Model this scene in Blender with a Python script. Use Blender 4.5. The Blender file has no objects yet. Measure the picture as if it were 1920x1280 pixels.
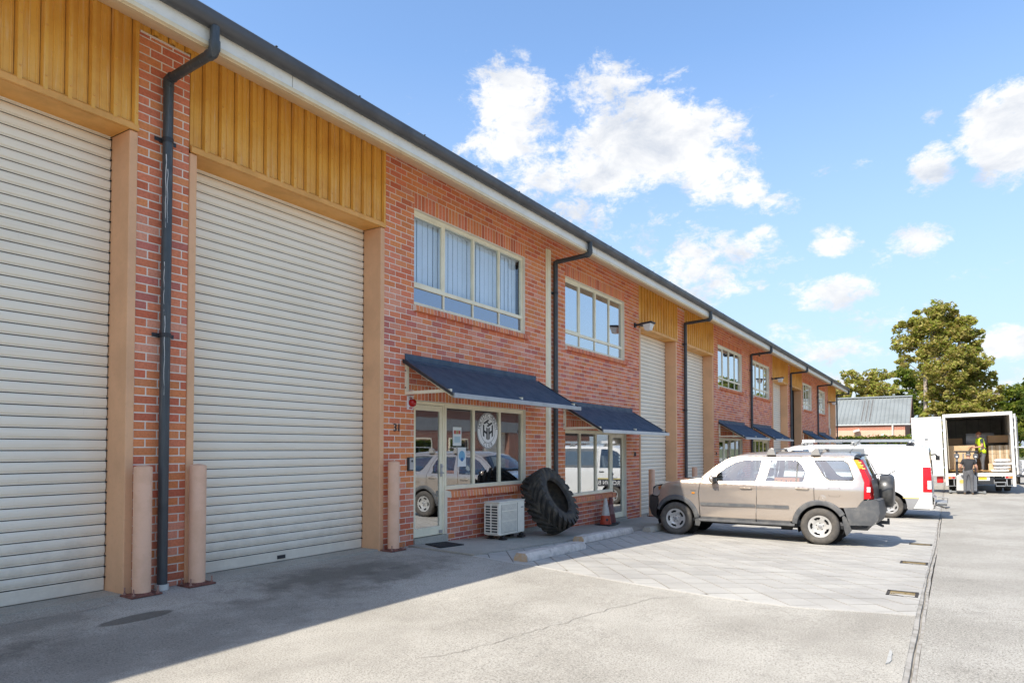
import bpy, bmesh, math, random
from mathutils import Vector, Matrix
from mathutils.geometry import delaunay_2d_cdt
R = math.radians
rnd = random.Random(7)
S = bpy.context.scene
COL = S.collection

# ------------------------------------------------------------------ camera, sky, sun, exposure
cam = bpy.data.cameras.new('camera'); camo = bpy.data.objects.new('camera', cam); COL.objects.link(camo)
cam.sensor_width = 36; cam.lens = 24.0; cam.clip_start = 0.05; cam.clip_end = 3000
cam.shift_y = 0.0867
camo.location = (0, -6.772, 1.415)
camo.rotation_euler = (R(90 + 1.5), 0, R(32.64 - 90))
S.camera = camo

SUN = Vector((-0.88, 0.235, 1.0)).normalized()
W = bpy.data.worlds.new('World'); S.world = W; W.use_nodes = True

def build_world():
    nt = W.node_tree; N = nt.nodes; L = nt.links; N.clear()
    out = N.new('ShaderNodeOutputWorld'); bg = N.new('ShaderNodeBackground')
    sky = N.new('ShaderNodeTexSky'); sky.sky_type = 'NISHITA'; sky.sun_disc = False
    sky.sun_elevation = math.asin(SUN.z); sky.sun_rotation = math.atan2(SUN.x, SUN.y)
    sky.air_density = 1.0; sky.dust_density = 0.6; sky.ozone_density = 1.6; sky.altitude = 20
    bg.inputs[1].default_value = 0.15
    tc = N.new('ShaderNodeTexCoord')
    sep = N.new('ShaderNodeSeparateXYZ'); L.new(tc.outputs['Generated'], sep.inputs[0])
    def m(op, a, b=None, c=None, clamp=False):
        n = N.new('ShaderNodeMath'); n.operation = op; n.use_clamp = clamp
        for i, q in enumerate((a, b, c)):
            if q is None: continue
            if isinstance(q, (int, float)): n.inputs[i].default_value = q
            else: L.new(q, n.inputs[i])
        return n.outputs[0]
    x, y, z = sep.outputs
    az = m('ARCTAN2', y, x); el = m('ARCSINE', z)
    def noise(scale, detail, rough, vec, dist=0.0):
        n = N.new('ShaderNodeTexNoise'); n.inputs['Scale'].default_value = scale; n.inputs['Detail'].default_value = detail
        n.inputs['Roughness'].default_value = rough; n.inputs['Distortion'].default_value = dist
        L.new(vec, n.inputs['Vector']); return n
    mp = N.new('ShaderNodeMapping'); mp.inputs['Scale'].default_value = (1, 1, 1.7); L.new(tc.outputs['Generated'], mp.inputs[0])
    n1 = noise(9, 14, 0.68, mp.outputs[0], 0.35)
    n2 = noise(34, 9, 0.70, mp.outputs[0], 0.3)
    nz = m('ADD', m('MULTIPLY', m('SUBTRACT', n1.outputs['Fac'], 0.5), 6.5), m('MULTIPLY', m('SUBTRACT', n2.outputs['Fac'], 0.5), 4.5))
    # clouds seen over the roofs: azimuth, elevation, half sizes (degrees), strength
    blobs = CLOUDS
    tot = None
    for a, e, wa, we, k in blobs:
        da = m('DIVIDE', m('SUBTRACT', az, R(a)), R(wa)); de = m('DIVIDE', m('SUBTRACT', el, R(e)), R(we))
        d = m('ADD', m('MULTIPLY', da, da), m('MULTIPLY', de, de))
        b = m('MULTIPLY', m('SUBTRACT', 1.0, d), k)
        b = m('MAXIMUM', b, -1.3)
        tot = b if tot is None else m('MAXIMUM', tot, b)
    # unseen scattered clouds behind the camera, made denser to add neutral fill
    n3 = noise(2.2, 3, 0.5, mp.outputs[0])
    gen = m('MULTIPLY', m('SUBTRACT', n3.outputs['Fac'], 0.53), 7.0)
    behind = m('MULTIPLY', m('SUBTRACT', m('MULTIPLY', x, -1.0), 0.1), 8.0, clamp=True)
    tot = m('MAXIMUM', tot, m('SUBTRACT', m('MULTIPLY', m('ADD', gen, 1.3), behind), 1.3))
    cov = m('ADD', tot, nz)
    mr = N.new('ShaderNodeMapRange'); mr.interpolation_type = 'SMOOTHSTEP'
    mr.inputs['From Min'].default_value = 0.1; mr.inputs['From Max'].default_value = 1.7
    L.new(cov, mr.inputs[0])
    up = N.new('ShaderNodeMapRange'); up.inputs['From Min'].default_value = 0.0; up.inputs['From Max'].default_value = 0.03
    L.new(z, up.inputs[0])
    fac = m('MULTIPLY', m('MULTIPLY', mr.outputs[0], up.outputs[0]), 0.95)
    n4 = noise(13, 8, 0.6, mp.outputs[0], 0.3)
    ramp = N.new('ShaderNodeMapRange'); ramp.inputs['From Min'].default_value = 0.32; ramp.inputs['From Max'].default_value = 0.56
    ramp.inputs['To Min'].default_value = 0.0; ramp.inputs['To Max'].default_value = 1.0
    L.new(n4.outputs['Fac'], ramp.inputs[0])
    cc = N.new('ShaderNodeMixRGB'); cc.inputs[1].default_value = CLOUD_LO; cc.inputs[2].default_value = CLOUD_HI
    L.new(ramp.outputs[0], cc.inputs[0])
    mix = N.new('ShaderNodeMixRGB'); L.new(fac, mix.inputs[0])
    hs = N.new('ShaderNodeHueSaturation'); hs.inputs['Saturation'].default_value = SKY_SAT; hs.inputs['Value'].default_value = SKY_VAL
    L.new(sky.outputs[0], hs.inputs['Color'])
    # milky air low over the horizon, all the way round
    hz = N.new('ShaderNodeMapRange'); hz.inputs['From Min'].default_value = 0.0; hz.inputs['From Max'].default_value = 0.50
    hz.inputs['To Min'].default_value = 0.92; hz.inputs['To Max'].default_value = 0.0
    L.new(z, hz.inputs[0])
    mh = N.new('ShaderNodeMixRGB'); mh.inputs[2].default_value = HAZE_COL
    L.new(hz.outputs[0], mh.inputs[0]); L.new(hs.outputs[0], mh.inputs[1])
    L.new(mh.outputs[0], mix.inputs[1]); L.new(cc.outputs[0], mix.inputs[2])
    L.new(mix.outputs[0], bg.inputs[0]); L.new(bg.outputs[0], out.inputs[0])

SKY_SAT, SKY_VAL = 1.08, 0.61
CLOUD_LO = (1.45, 1.54, 1.70, 1); CLOUD_HI = (2.2, 2.18, 2.15, 1); HAZE_COL = (0.98, 1.22, 1.54, 1)
CLOUDS = [(9.0, 4.6, 9.0, 1.5, 1.5), (-1.0, 4.2, 6.0, 1.3, 1.2), (6.0, 7.6, 5.0, 0.9, 0.7), (12.0, 6.9, 4.0, 1.0, 1.0), (16.0, 15.0, 3.2, 1.0, 0.9), (5.0, 13.6, 1.8, 0.7, 0.5), (11.5, 18.6, 1.6, 0.7, 0.5),
          (32.6, 27.0, 4.1, 3.7, 2.25), (33.3, 23.7, 3.8, 2.8, 2.05), (30.4, 21.7, 3.9, 2.4, 1.65), (20.4, 23.9, 7.2, 3.7, 2.35), (15.9, 21.3, 4.0, 2.5, 1.95),
          (13.7, 19.9, 2.0, 1.4, 1.55), (25.0, 21.7, 6.0, 2.4, 1.85), (24.8, 28.1, 3.6, 1.7, 0.7), (20.4, 28.4, 2.1, 0.7, 0.45), (27.0, 19.2, 3.8, 1.8, 1.55),
          (42.5, 26.5, 1.4, 1.1, 0.5), (18.1, 15.0, 7.2, 2.0, 1.05), (17.3, 12.6, 4.9, 1.2, 0.85), (12.5, 16.5, 1.3, 0.7, 1.05), (7.2, 15.3, 2.0, 1.3, 1.75),
          (1.5, 14.5, 2.2, 1.3, 1.65), (8.0, 11.8, 4.0, 1.5, 1.85), (20.2, 18.6, 1.3, 0.7, 0.55), (0.9, 19.2, 1.8, 1.5, 1.55), (-3.5, 20.8, 2.8, 3.3, 2.25),
          (0.6, 22.7, 0.7, 0.5, 0.65), (-3.5, 7.2, 2.8, 1.4, 1.95), (7.1, 7.2, 5.1, 1.2, 1.05), (11.6, 9.5, 2.6, 0.7, 0.45), (5.8, 20.4, 1.8, 0.5, 0.4), (20,
          16.8, 3, 1.2, 0.25), (24, 25, 2.2, 2.4, 0.9), (12, 14.8, 2, 0.8, 0.3), (3, 9.2, 4, 1, 0.35), (10.5, 8.6, 3, 0.8, 0.3), (-1, 13, 2, 0.8, 0.2), (17,
          8.2, 3, 0.9, 0.5)]
build_world()
sl = bpy.data.lights.new('sun', 'SUN'); sl.energy = 2.0; sl.angle = R(0.5); sl.color = (1.0, 0.935, 0.83)
so = bpy.data.objects.new('sun', sl); COL.objects.link(so); so.rotation_euler = SUN.to_track_quat('Z', 'Y').to_euler(); so.location = (0, 0, 60)
S.view_settings.view_transform = 'Standard'; S.view_settings.look = 'None'; S.view_settings.gamma = 1.0
S.view_settings.exposure = 1.72
S.view_settings.use_curve_mapping = False

# ------------------------------------------------------------------ materials
class NG:
    """small helper round a material's node tree"""
    def __init__(s, name):
        s.m = bpy.data.materials.new(name); s.m.use_nodes = True
        s.N = s.m.node_tree.nodes; s.L = s.m.node_tree.links
        s.b = s.N['Principled BSDF']; s.out = s.N['Material Output']
        s.geo = s.N.new('ShaderNodeNewGeometry')
        s.pos = s.geo.outputs['Position']
    def obj(s):
        t = s.N.new('ShaderNodeTexCoord'); return t.outputs['Object']
    def set(s, i, v):
        if isinstance(v, bpy.types.NodeSocket): s.L.new(v, i)
        else: i.default_value = v
    def noise(s, scale, detail=4, rough=.55, vec=None, stretch=None, dist=0):
        n = s.N.new('ShaderNodeTexNoise'); n.inputs['Scale'].default_value = scale; n.inputs['Detail'].default_value = detail
        n.inputs['Roughness'].default_value = rough; n.inputs['Distortion'].default_value = dist
        v = vec or s.pos
        if stretch:
            mp = s.N.new('ShaderNodeMapping'); mp.inputs['Scale'].default_value = stretch; s.L.new(v, mp.inputs[0]); v = mp.outputs[0]
        s.L.new(v, n.inputs['Vector']); return n.outputs['Fac']
    def voro(s, scale, vec=None, feature='F1'):
        n = s.N.new('ShaderNodeTexVoronoi'); n.inputs['Scale'].default_value = scale; n.feature = feature
        s.L.new(vec or s.pos, n.inputs['Vector']); return n.outputs['Distance']
    def math(s, op, a, b=0.0, clamp=False):
        n = s.N.new('ShaderNodeMath'); n.operation = op; n.use_clamp = clamp
        s.set(n.inputs[0], a); s.set(n.inputs[1], b); return n.outputs[0]
    def ramp(s, v, a, b, lo=0.0, hi=1.0, smooth=True):
        n = s.N.new('ShaderNodeMapRange'); n.interpolation_type = 'SMOOTHSTEP' if smooth else 'LINEAR'
        n.inputs['From Min'].default_value = a; n.inputs['From Max'].default_value = b
        n.inputs['To Min'].default_value = lo; n.inputs['To Max'].default_value = hi
        s.L.new(v, n.inputs[0]); return n.outputs[0]
    def mix(s, f, a, b, mode='MIX'):
        n = s.N.new('ShaderNodeMixRGB'); n.blend_type = mode
        for i, v in zip(n.inputs, (f, a, b)):
            if isinstance(v, tuple) and len(v) == 3: v = v + (1,)
            s.set(i, v)
        return n.outputs[0]
    def attr(s, name):
        n = s.N.new('ShaderNodeAttribute'); n.attribute_name = name; return n.outputs['Color']
    def bump(s, h, strength=.3, dist=.01):
        n = s.N.new('ShaderNodeBump'); n.inputs['Strength'].default_value = strength; n.inputs['Distance'].default_value = dist
        s.L.new(h, n.inputs['Height']); s.L.new(n.outputs[0], s.b.inputs['Normal'])
    def fin(s, col=None, rough=.6, metal=0.0, spec=None, coat=None):
        if col is not None:
            s.set(s.b.inputs['Base Color'], col + (1,) if isinstance(col, tuple) and len(col) == 3 else col)
        s.set(s.b.inputs['Roughness'], rough); s.b.inputs['Metallic'].default_value = metal
        if spec is not None: s.b.inputs['Specular IOR Level'].default_value = spec
        if coat: s.b.inputs['Coat Weight'].default_value = coat; s.b.inputs['Coat Roughness'].default_value = .04
        return s.m

def painted(name, col, rough=.5, dirt=.18, metal=0.0, scale=3.0, grain=None, streak=None, coat=None, spec=None, dcol=None):
    """a painted or plain surface with uneven dirt, fine mottling and a little relief"""
    g = NG(name)
    n = g.noise(scale, 6, .6); n2 = g.noise(scale * 14, 3, .6)
    k = tuple(c * (1 - dirt) for c in col) if dcol is None else dcol
    c = g.mix(g.ramp(n, .38, .72), col, k)
    c = g.mix(g.ramp(n2, .5, .8, 0, .35), c, tuple(x * .75 for x in col))
    if streak:
        st = g.noise(streak[0], 5, .7, stretch=streak[1])
        c = g.mix(g.ramp(st, .52, .75, 0, streak[2]), c, streak[3])
    if grain: g.bump(g.noise(grain[0], 3, .6), grain[1], grain[2])
    r = g.ramp(n, .3, .75, rough * .85, min(1, rough * 1.2))
    return g.fin(c, r, metal, spec, coat)

M = {}
def make_materials():
    # brick: every brick has its own fired colour in the attribute "tint"
    g = NG('fired_brick'); t = g.attr('tint')
    c = g.mix(g.ramp(g.noise(38, 5, .65), .35, .75, 0, .6), t, g.mix(1.0, t, (.62, .58, .6), 'MULTIPLY'))
    c = g.mix(g.ramp(g.noise(1.3, 5, .6), .55, .8, 0, .22), c, (.62, .46, .38))
    sz = g.N.new('ShaderNodeSeparateXYZ'); g.L.new(g.pos, sz.inputs[0])
    low = g.math('ADD', sz.outputs[2], g.math('MULTIPLY', g.math('SUBTRACT', g.noise(3.5, 6, .7), .5), 1.8))
    c = g.mix(g.ramp(low, -.25, .55, .5, 0), c, g.mix(1.0, c, (.52, .47, .50), 'MULTIPLY'))
    run = g.noise(2.6, 6, .7, stretch=(3.5, 3.5, .3)); c = g.mix(g.ramp(run, .56, .74, 0, .45), c, g.mix(1.0, c, (.66, .62, .62), 'MULTIPLY'))
    g.bump(g.noise(160, 3, .6), .5, .004); M['brick'] = g.fin(c, .88, 0, .2)
    M['mortar'] = painted('lime_mortar', (.86, .78, .67), .95, .14, scale=2, grain=(220, .5, .003), spec=.1)
    M['tan'] = painted('tan_paint', (.80, .45, .24), .6, .16, scale=1.6, grain=(90, .3, .002), dcol=(.68, .385, .21))
    M['mustard'] = painted('weathered_mustard_sheet', (.82, .435, .075), .42, .3, scale=1.6, grain=(140, .15, .002),
                           streak=(3.0, (7, 7, .55), .42, (.84, .66, .42)), dcol=(.68, .315, .05))
    M['mustard_trim'] = painted('mustard_trim', (.80, .40, .10), .5, .2)
    g = NG('cream_roller_steel'); base = (.90, .81, .655); n = g.noise(1.1, 6, .6)
    c = g.mix(g.ramp(n, .4, .75, 0, .5), base, (.80, .71, .56))
    c = g.mix(g.ramp(g.noise(3, 5, .7, stretch=(.4, 1, 12)), .52, .75, 0, .3), c, (.62, .50, .33))
    c = g.mix(g.ramp(g.noise(4, 6, .72, stretch=(7, 7, .35)), .60, .80, 0, .32), c, (.56, .47, .36))
    c = g.mix(g.ramp(g.noise(6, 7, .75), .66, .76, 0, .35), c, (.45, .37, .28))
    sz = g.N.new('ShaderNodeSeparateXYZ'); g.L.new(g.pos, sz.inputs[0]); low = g.math('ADD', sz.outputs[2], g.math('MULTIPLY', g.math('SUBTRACT', g.noise(7, 6, .7), .5), 1.6))
    c = g.mix(g.ramp(low, -.1, .8, .42, 0), c, (.50, .43, .34))
    g.bump(g.noise(4, 3, .5), .25, .012); M['slat'] = g.fin(c, .42, 0)
    M['cream'] = painted('cream_aluminium', (.90, .82, .60), .4, .1, scale=4)
    M['fascia'] = painted('cream_fascia_board', (.88, .84, .75), .5, .1, scale=1.5, streak=(2.5, (2, 2, 6), .3, (.55, .45, .33)))
    M['soffit'] = painted('cream_soffit', (.84, .70, .47), .6, .12)
    M['gutter'] = painted('charcoal_gutter_steel', (.085, .083, .085), .45, .25, scale=3)
    M['pipe'] = painted('slate_pvc', (.055, .065, .072), .42, .25, scale=4, streak=(2, (14, 14, 1.2), .5, (.2, .2, .19)))
    M['dark_steel'] = painted('dark_painted_steel', (.03, .032, .036), .45, .2)
    M['awning'] = painted('navy_ribbed_sheet', (.048, .082, .125), .55, .25, scale=5, grain=(300, .8, .003), streak=(80, (1, 1, 1), .4, (.09, .13, .18)))
    M['grey_steel'] = painted('galvanised_steel', (.42, .43, .44), .42, .2, metal=.6)
    M['alu'] = painted('bright_aluminium', (.75, .76, .77), .28, .12, metal=.9)
    M['white'] = painted('white_plastic', (.78, .77, .74), .4, .08)
    M['offwhite'] = painted('aged_white_plastic', (.66, .64, .57), .5, .15, scale=8)
    M['black'] = painted('black_plastic', (.018, .018, .019), .5, .2)
    M['rust'] = painted('rusty_red_steel', (.20, .07, .05), .8, .45, scale=25, grain=(80, .8, .006), dcol=(.10, .045, .03))
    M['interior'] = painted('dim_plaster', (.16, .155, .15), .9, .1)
    M['blind'] = painted('white_blind_fabric', (.80, .82, .84), .8, .06)
    M['roof'] = painted('grey_roof_steel', (.33, .34, .35), .45, .15)
    M['red'] = painted('red_plastic', (.5, .02, .02), .3, .1)
    M['brown_brick'] = painted('brown_gable', (.22, .12, .085), .9, .2, scale=8)
    def glass(name, fac, tint):
        g = NG(name); N = g.N
        gl = N.new('ShaderNodeBsdfGlossy'); gl.inputs['Roughness'].default_value = .012; gl.inputs['Color'].default_value = (.93, .96, 1, 1)
        tr = N.new('ShaderNodeBsdfTransparent'); tr.inputs['Color'].default_value = tint + (1,)
        lw = N.new('ShaderNodeLayerWeight'); lw.inputs['Blend'].default_value = .5
        f = g.math('ADD', g.math('MULTIPLY', g.math('POWER', lw.outputs['Facing'], 5.0), .9), fac, True)
        wv = g.noise(2.2, 2, .5); bp = N.new('ShaderNodeBump'); bp.inputs['Strength'].default_value = .02; bp.inputs['Distance'].default_value = .02
        g.L.new(wv, bp.inputs['Height']); g.L.new(bp.outputs[0], gl.inputs['Normal'])
        mx = N.new('ShaderNodeMixShader'); g.L.new(f, mx.inputs[0]); g.L.new(tr.outputs[0], mx.inputs[1]); g.L.new(gl.outputs[0], mx.inputs[2])
        g.L.new(mx.outputs[0], g.out.inputs[0]); return g.m
    M['glass'] = glass('window_glass', .05, (.93, .97, 1))
    M['glass_mirror'] = glass('reflective_window_glass', .5, (.5, .56, .6))
    M['glass_blue'] = glass('blue_tinted_glass', .30, (.12, .30, .52))
    M['film'] = painted('opaque_blue_sheet', (.13, .34, .60), .35, .25, scale=16, dcol=(.20, .43, .68))  # mottled blue for the sheet behind the lower panes
    M['glass_shop'] = glass('shop_glass', .36, (.42, .44, .44))
    M['glass_car'] = glass('car_glass', .17, (.74, .80, .80))

def flat(name, col, rough=.5, metal=0.0, **k):
    if name not in M: M[name] = painted(name, col, rough, k.pop('dirt', .12), metal, **k)
    return M[name]

make_materials()

# ------------------------------------------------------------------ mesh helpers
class MB:
    """collects shapes; build() links them as ONE mesh object"""
    def __init__(s): s.v = []; s.f = []; s.m = []; s.t = []
    def add(s, vs, fs, mi=0, tint=None):
        o = len(s.v); s.v += [tuple(v) for v in vs]
        for f in fs: s.f.append(tuple(i + o for i in f)); s.m.append(mi); s.t.append(tint)
        return s
    def box(s, x0, x1, y0, y1, z0, z1, mi=0, tint=None, T=None):
        vs = [(x, y, z) for x in (x0, x1) for y in (y0, y1) for z in (z0, z1)]
        if T is not None: vs = [T @ Vector(v) for v in vs]
        return s.add(vs, [(0, 1, 3, 2), (4, 6, 7, 5), (0, 4, 5, 1), (2, 3, 7, 6), (0, 2, 6, 4), (1, 5, 7, 3)], mi, tint)
    def cyl(s, a, b, r, r2=None, n=16, mi=0, caps=True):
        a = Vector(a); b = Vector(b); r2 = r if r2 is None else r2
        d = (b - a).normalized(); u = d.orthogonal().normalized(); w = d.cross(u)
        vs = []
        for c, q in ((a, r), (b, r2)):
            for i in range(n):
                t = 2 * math.pi * i / n; vs.append(c + (u * math.cos(t) + w * math.sin(t)) * q)
        fs = [(i, (i + 1) % n, n + (i + 1) % n, n + i) for i in range(n)]
        if caps: fs += [tuple(range(n - 1, -1, -1)), tuple(range(n, 2 * n))]
        return s.add(vs, fs, mi)
    def tube(s, pts, r, n=8, mi=0, caps=True):
        pts = [Vector(p) for p in pts]; rs = r if isinstance(r, (list, tuple)) else [r] * len(pts)
        vs = []; u = None
        for i, p in enumerate(pts):
            d = (pts[min(i + 1, len(pts) - 1)] - pts[max(i - 1, 0)]).normalized()
            u = d.orthogonal().normalized() if u is None else (u - d * u.dot(d)).normalized()
            w = d.cross(u)
            vs += [p + (u * math.cos(2 * math.pi * k / n) + w * math.sin(2 * math.pi * k / n)) * rs[i] for k in range(n)]
        fs = [(i * n + k, i * n + (k + 1) % n, (i + 1) * n + (k + 1) % n, (i + 1) * n + k) for i in range(len(pts) - 1) for k in range(n)]
        if caps: fs += [tuple(range(n - 1, -1, -1)), tuple((len(pts) - 1) * n + k for k in range(n))]
        return s.add(vs, fs, mi)
    def lathe(s, prof, n=32, T=None, mi=0, close=False):
        """prof: (radius, height) points turned round the z axis"""
        vs = []
        for r, z in prof: vs += [(r * math.cos(2 * math.pi * k / n), r * math.sin(2 * math.pi * k / n), z) for k in range(n)]
        if T is not None: vs = [T @ Vector(v) for v in vs]
        m = len(prof); R_ = range(m if close else m - 1)
        return s.add(vs, [(i * n + k, i * n + (k + 1) % n, ((i + 1) % m) * n + (k + 1) % n, ((i + 1) % m) * n + k) for i in R_ for k in range(n)], mi)
    def prism(s, poly, fn, d0, d1, mi=0):
        """extrude a 2-D outline: fn(u, v, d) gives the point"""
        n = len(poly); vs = [fn(u, v, d0) for u, v in poly] + [fn(u, v, d1) for u, v in poly]
        return s.add(vs, [(i, (i + 1) % n, n + (i + 1) % n, n + i) for i in range(n)] + [tuple(range(n - 1, -1, -1)), tuple(range(n, 2 * n))], mi)
    def strip(s, rows, mi=0, closed=False):
        """a sheet through rows of equal numbers of points"""
        n = len(rows[0]); vs = [p for r in rows for p in r]
        return s.add(vs, [(i * n + k, i * n + (k + 1) % n, (i + 1) * n + (k + 1) % n, (i + 1) * n + k) for i in range(len(rows) - 1) for k in range(n if closed else n - 1)], mi)
    def mesh(s, name, mats, smooth=None):
        me = bpy.data.meshes.new(name); me.from_pydata(s.v, [], s.f)
        for q in (mats if isinstance(mats, (list, tuple)) else [mats]): me.materials.append(q)
        if any(s.m): me.polygons.foreach_set('material_index', s.m)
        if any(t is not None for t in s.t):
            a = me.attributes.new('tint', 'FLOAT_COLOR', 'CORNER'); buf = []
            for f, t in zip(s.f, s.t): buf += list((t or (.5, .5, .5)) + (1,)) * len(f)
            a.data.foreach_set('color', buf)
        if smooth is not None:
            me.polygons.foreach_set('use_smooth', [True] * len(me.polygons)); me.set_sharp_from_angle(angle=R(smooth))
        me.update(); return me
    def build(s, name, mats, parent=None, smooth=None, bevel=None, kind=None, loc=None):
        o = bpy.data.objects.new(name, s.mesh(name, mats, smooth)); COL.objects.link(o)
        if parent: o.parent = parent
        if loc: o.location = loc
        if kind: o['kind'] = kind
        if bevel:
            b = o.modifiers.new('bevel', 'BEVEL'); b.width = bevel; b.segments = 2; b.limit_method = 'ANGLE'; b.angle_limit = R(40)
        return o

def thing(name, label, cat, loc=(0, 0, 0), rz=0, group=None):
    o = bpy.data.objects.new(name, None); COL.objects.link(o); o.location = loc; o.rotation_euler = (0, 0, rz); o.empty_display_size = .2
    return tag(o, label, cat, group)
def tag(o, label, cat, group=None):
    o['label'] = label; o['category'] = cat
    if group: o['group'] = group
    return o
def inst(name, me, parent, loc=None):
    o = bpy.data.objects.new(name, me); COL.objects.link(o)
    if parent: o.parent = parent
    if loc: o.location = loc
    return o
def copy_tree(o, parent=None):
    c = o.copy(); COL.objects.link(c); c.parent = parent
    for ch in list(o.children): copy_tree(ch, c)
    return c
_tx = {}
def text_mesh(txt, size, depth=.002, align='CENTER', res=3):
    cu = bpy.data.curves.new('text', 'FONT'); cu.body = txt; cu.size = size; cu.extrude = depth; cu.align_x = align; cu.resolution_u = res
    cu.align_y = 'CENTER'
    o = bpy.data.objects.new('text', cu); COL.objects.link(o)
    me = bpy.data.meshes.new_from_object(o.evaluated_get(bpy.context.evaluated_depsgraph_get()))
    bpy.data.objects.remove(o); bpy.data.curves.remove(cu); return me
def lerp(x, xs, ys):
    if x <= xs[0]: return ys[0]
    for i in range(1, len(xs)):
        if x <= xs[i]: return ys[i - 1] + (ys[i] - ys[i - 1]) * (x - xs[i - 1]) / (xs[i] - xs[i - 1])
    return ys[-1]
def gz(x, y):
    """height of the paved ground: it falls away from the camera and to the drain joint"""
    return lerp(x, (-50, 5, 7.7, 14, 17, 22), (0, 0, -.03, -.30, -.38, -.42)) + lerp(y, (-60, -9, -6.6, -3, -1.9, -1.3, 0), (0, -.05, -.1, -.08, -.08, -.04, 0))
# ------------------------------------------------------------------ the ground
def concrete(name, base, dark, sp=1.0, stains_and_shade=None, band=0.0, tyre=False):
    g = NG(name)
    n = g.noise(.55, 6, .62); n2 = g.noise(2.6, 6, .65); f = g.noise(75, 4, .75); f2 = g.noise(260, 2, .6)
    c = g.mix(g.ramp(n, .36, .70), base, dark)
    c = g.mix(g.ramp(n2, .48, .78, 0, .45), c, tuple(x * .72 for x in dark))
    c = g.mix(g.ramp(f, .52, .62, 0, .75 * sp), c, tuple(x * .42 for x in dark))
    m2 = g.noise(22, 5, .7); c = g.mix(g.ramp(m2, .55, .74, 0, .40 * sp), c, tuple(x * .58 for x in dark))
    c = g.mix(g.ramp(f2, .57, .68, 0, .7 * sp), c, (.10, .095, .085))
    c = g.mix(g.ramp(f, .34, .45, .55 * sp, 0), c, tuple(min(.75, x * 1.35) for x in base))
    sx = g.N.new('ShaderNodeSeparateXYZ'); g.L.new(g.pos, sx.inputs[0])
    for (cx, cy, rx, ry, ang, k, edge) in (stains_and_shade or ()):
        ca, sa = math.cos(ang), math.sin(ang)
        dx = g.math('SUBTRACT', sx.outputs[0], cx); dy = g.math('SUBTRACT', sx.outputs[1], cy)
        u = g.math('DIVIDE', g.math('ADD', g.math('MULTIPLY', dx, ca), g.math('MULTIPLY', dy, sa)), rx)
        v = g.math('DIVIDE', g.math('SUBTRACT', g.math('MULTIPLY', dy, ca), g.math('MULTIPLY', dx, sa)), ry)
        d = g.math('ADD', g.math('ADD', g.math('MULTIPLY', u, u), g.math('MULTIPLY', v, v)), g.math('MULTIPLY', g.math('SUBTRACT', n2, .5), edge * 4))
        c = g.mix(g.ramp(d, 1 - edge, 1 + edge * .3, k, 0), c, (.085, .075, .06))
    # long faint wear running with the traffic
    w = g.noise(.9, 4, .6, stretch=(.25, 2.2, 1)) if not tyre else g.noise(1.1, 5, .6, stretch=(2.5, .22, 1))
    c = g.mix(g.ramp(w, .52, .78, 0, .38), c, tuple(x * .78 for x in dark))
    g.bump(g.math('ADD', f, g.math('MULTIPLY', f2, .6)), .35, .006)
    return g.fin(c, .9, 0, .25)

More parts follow.
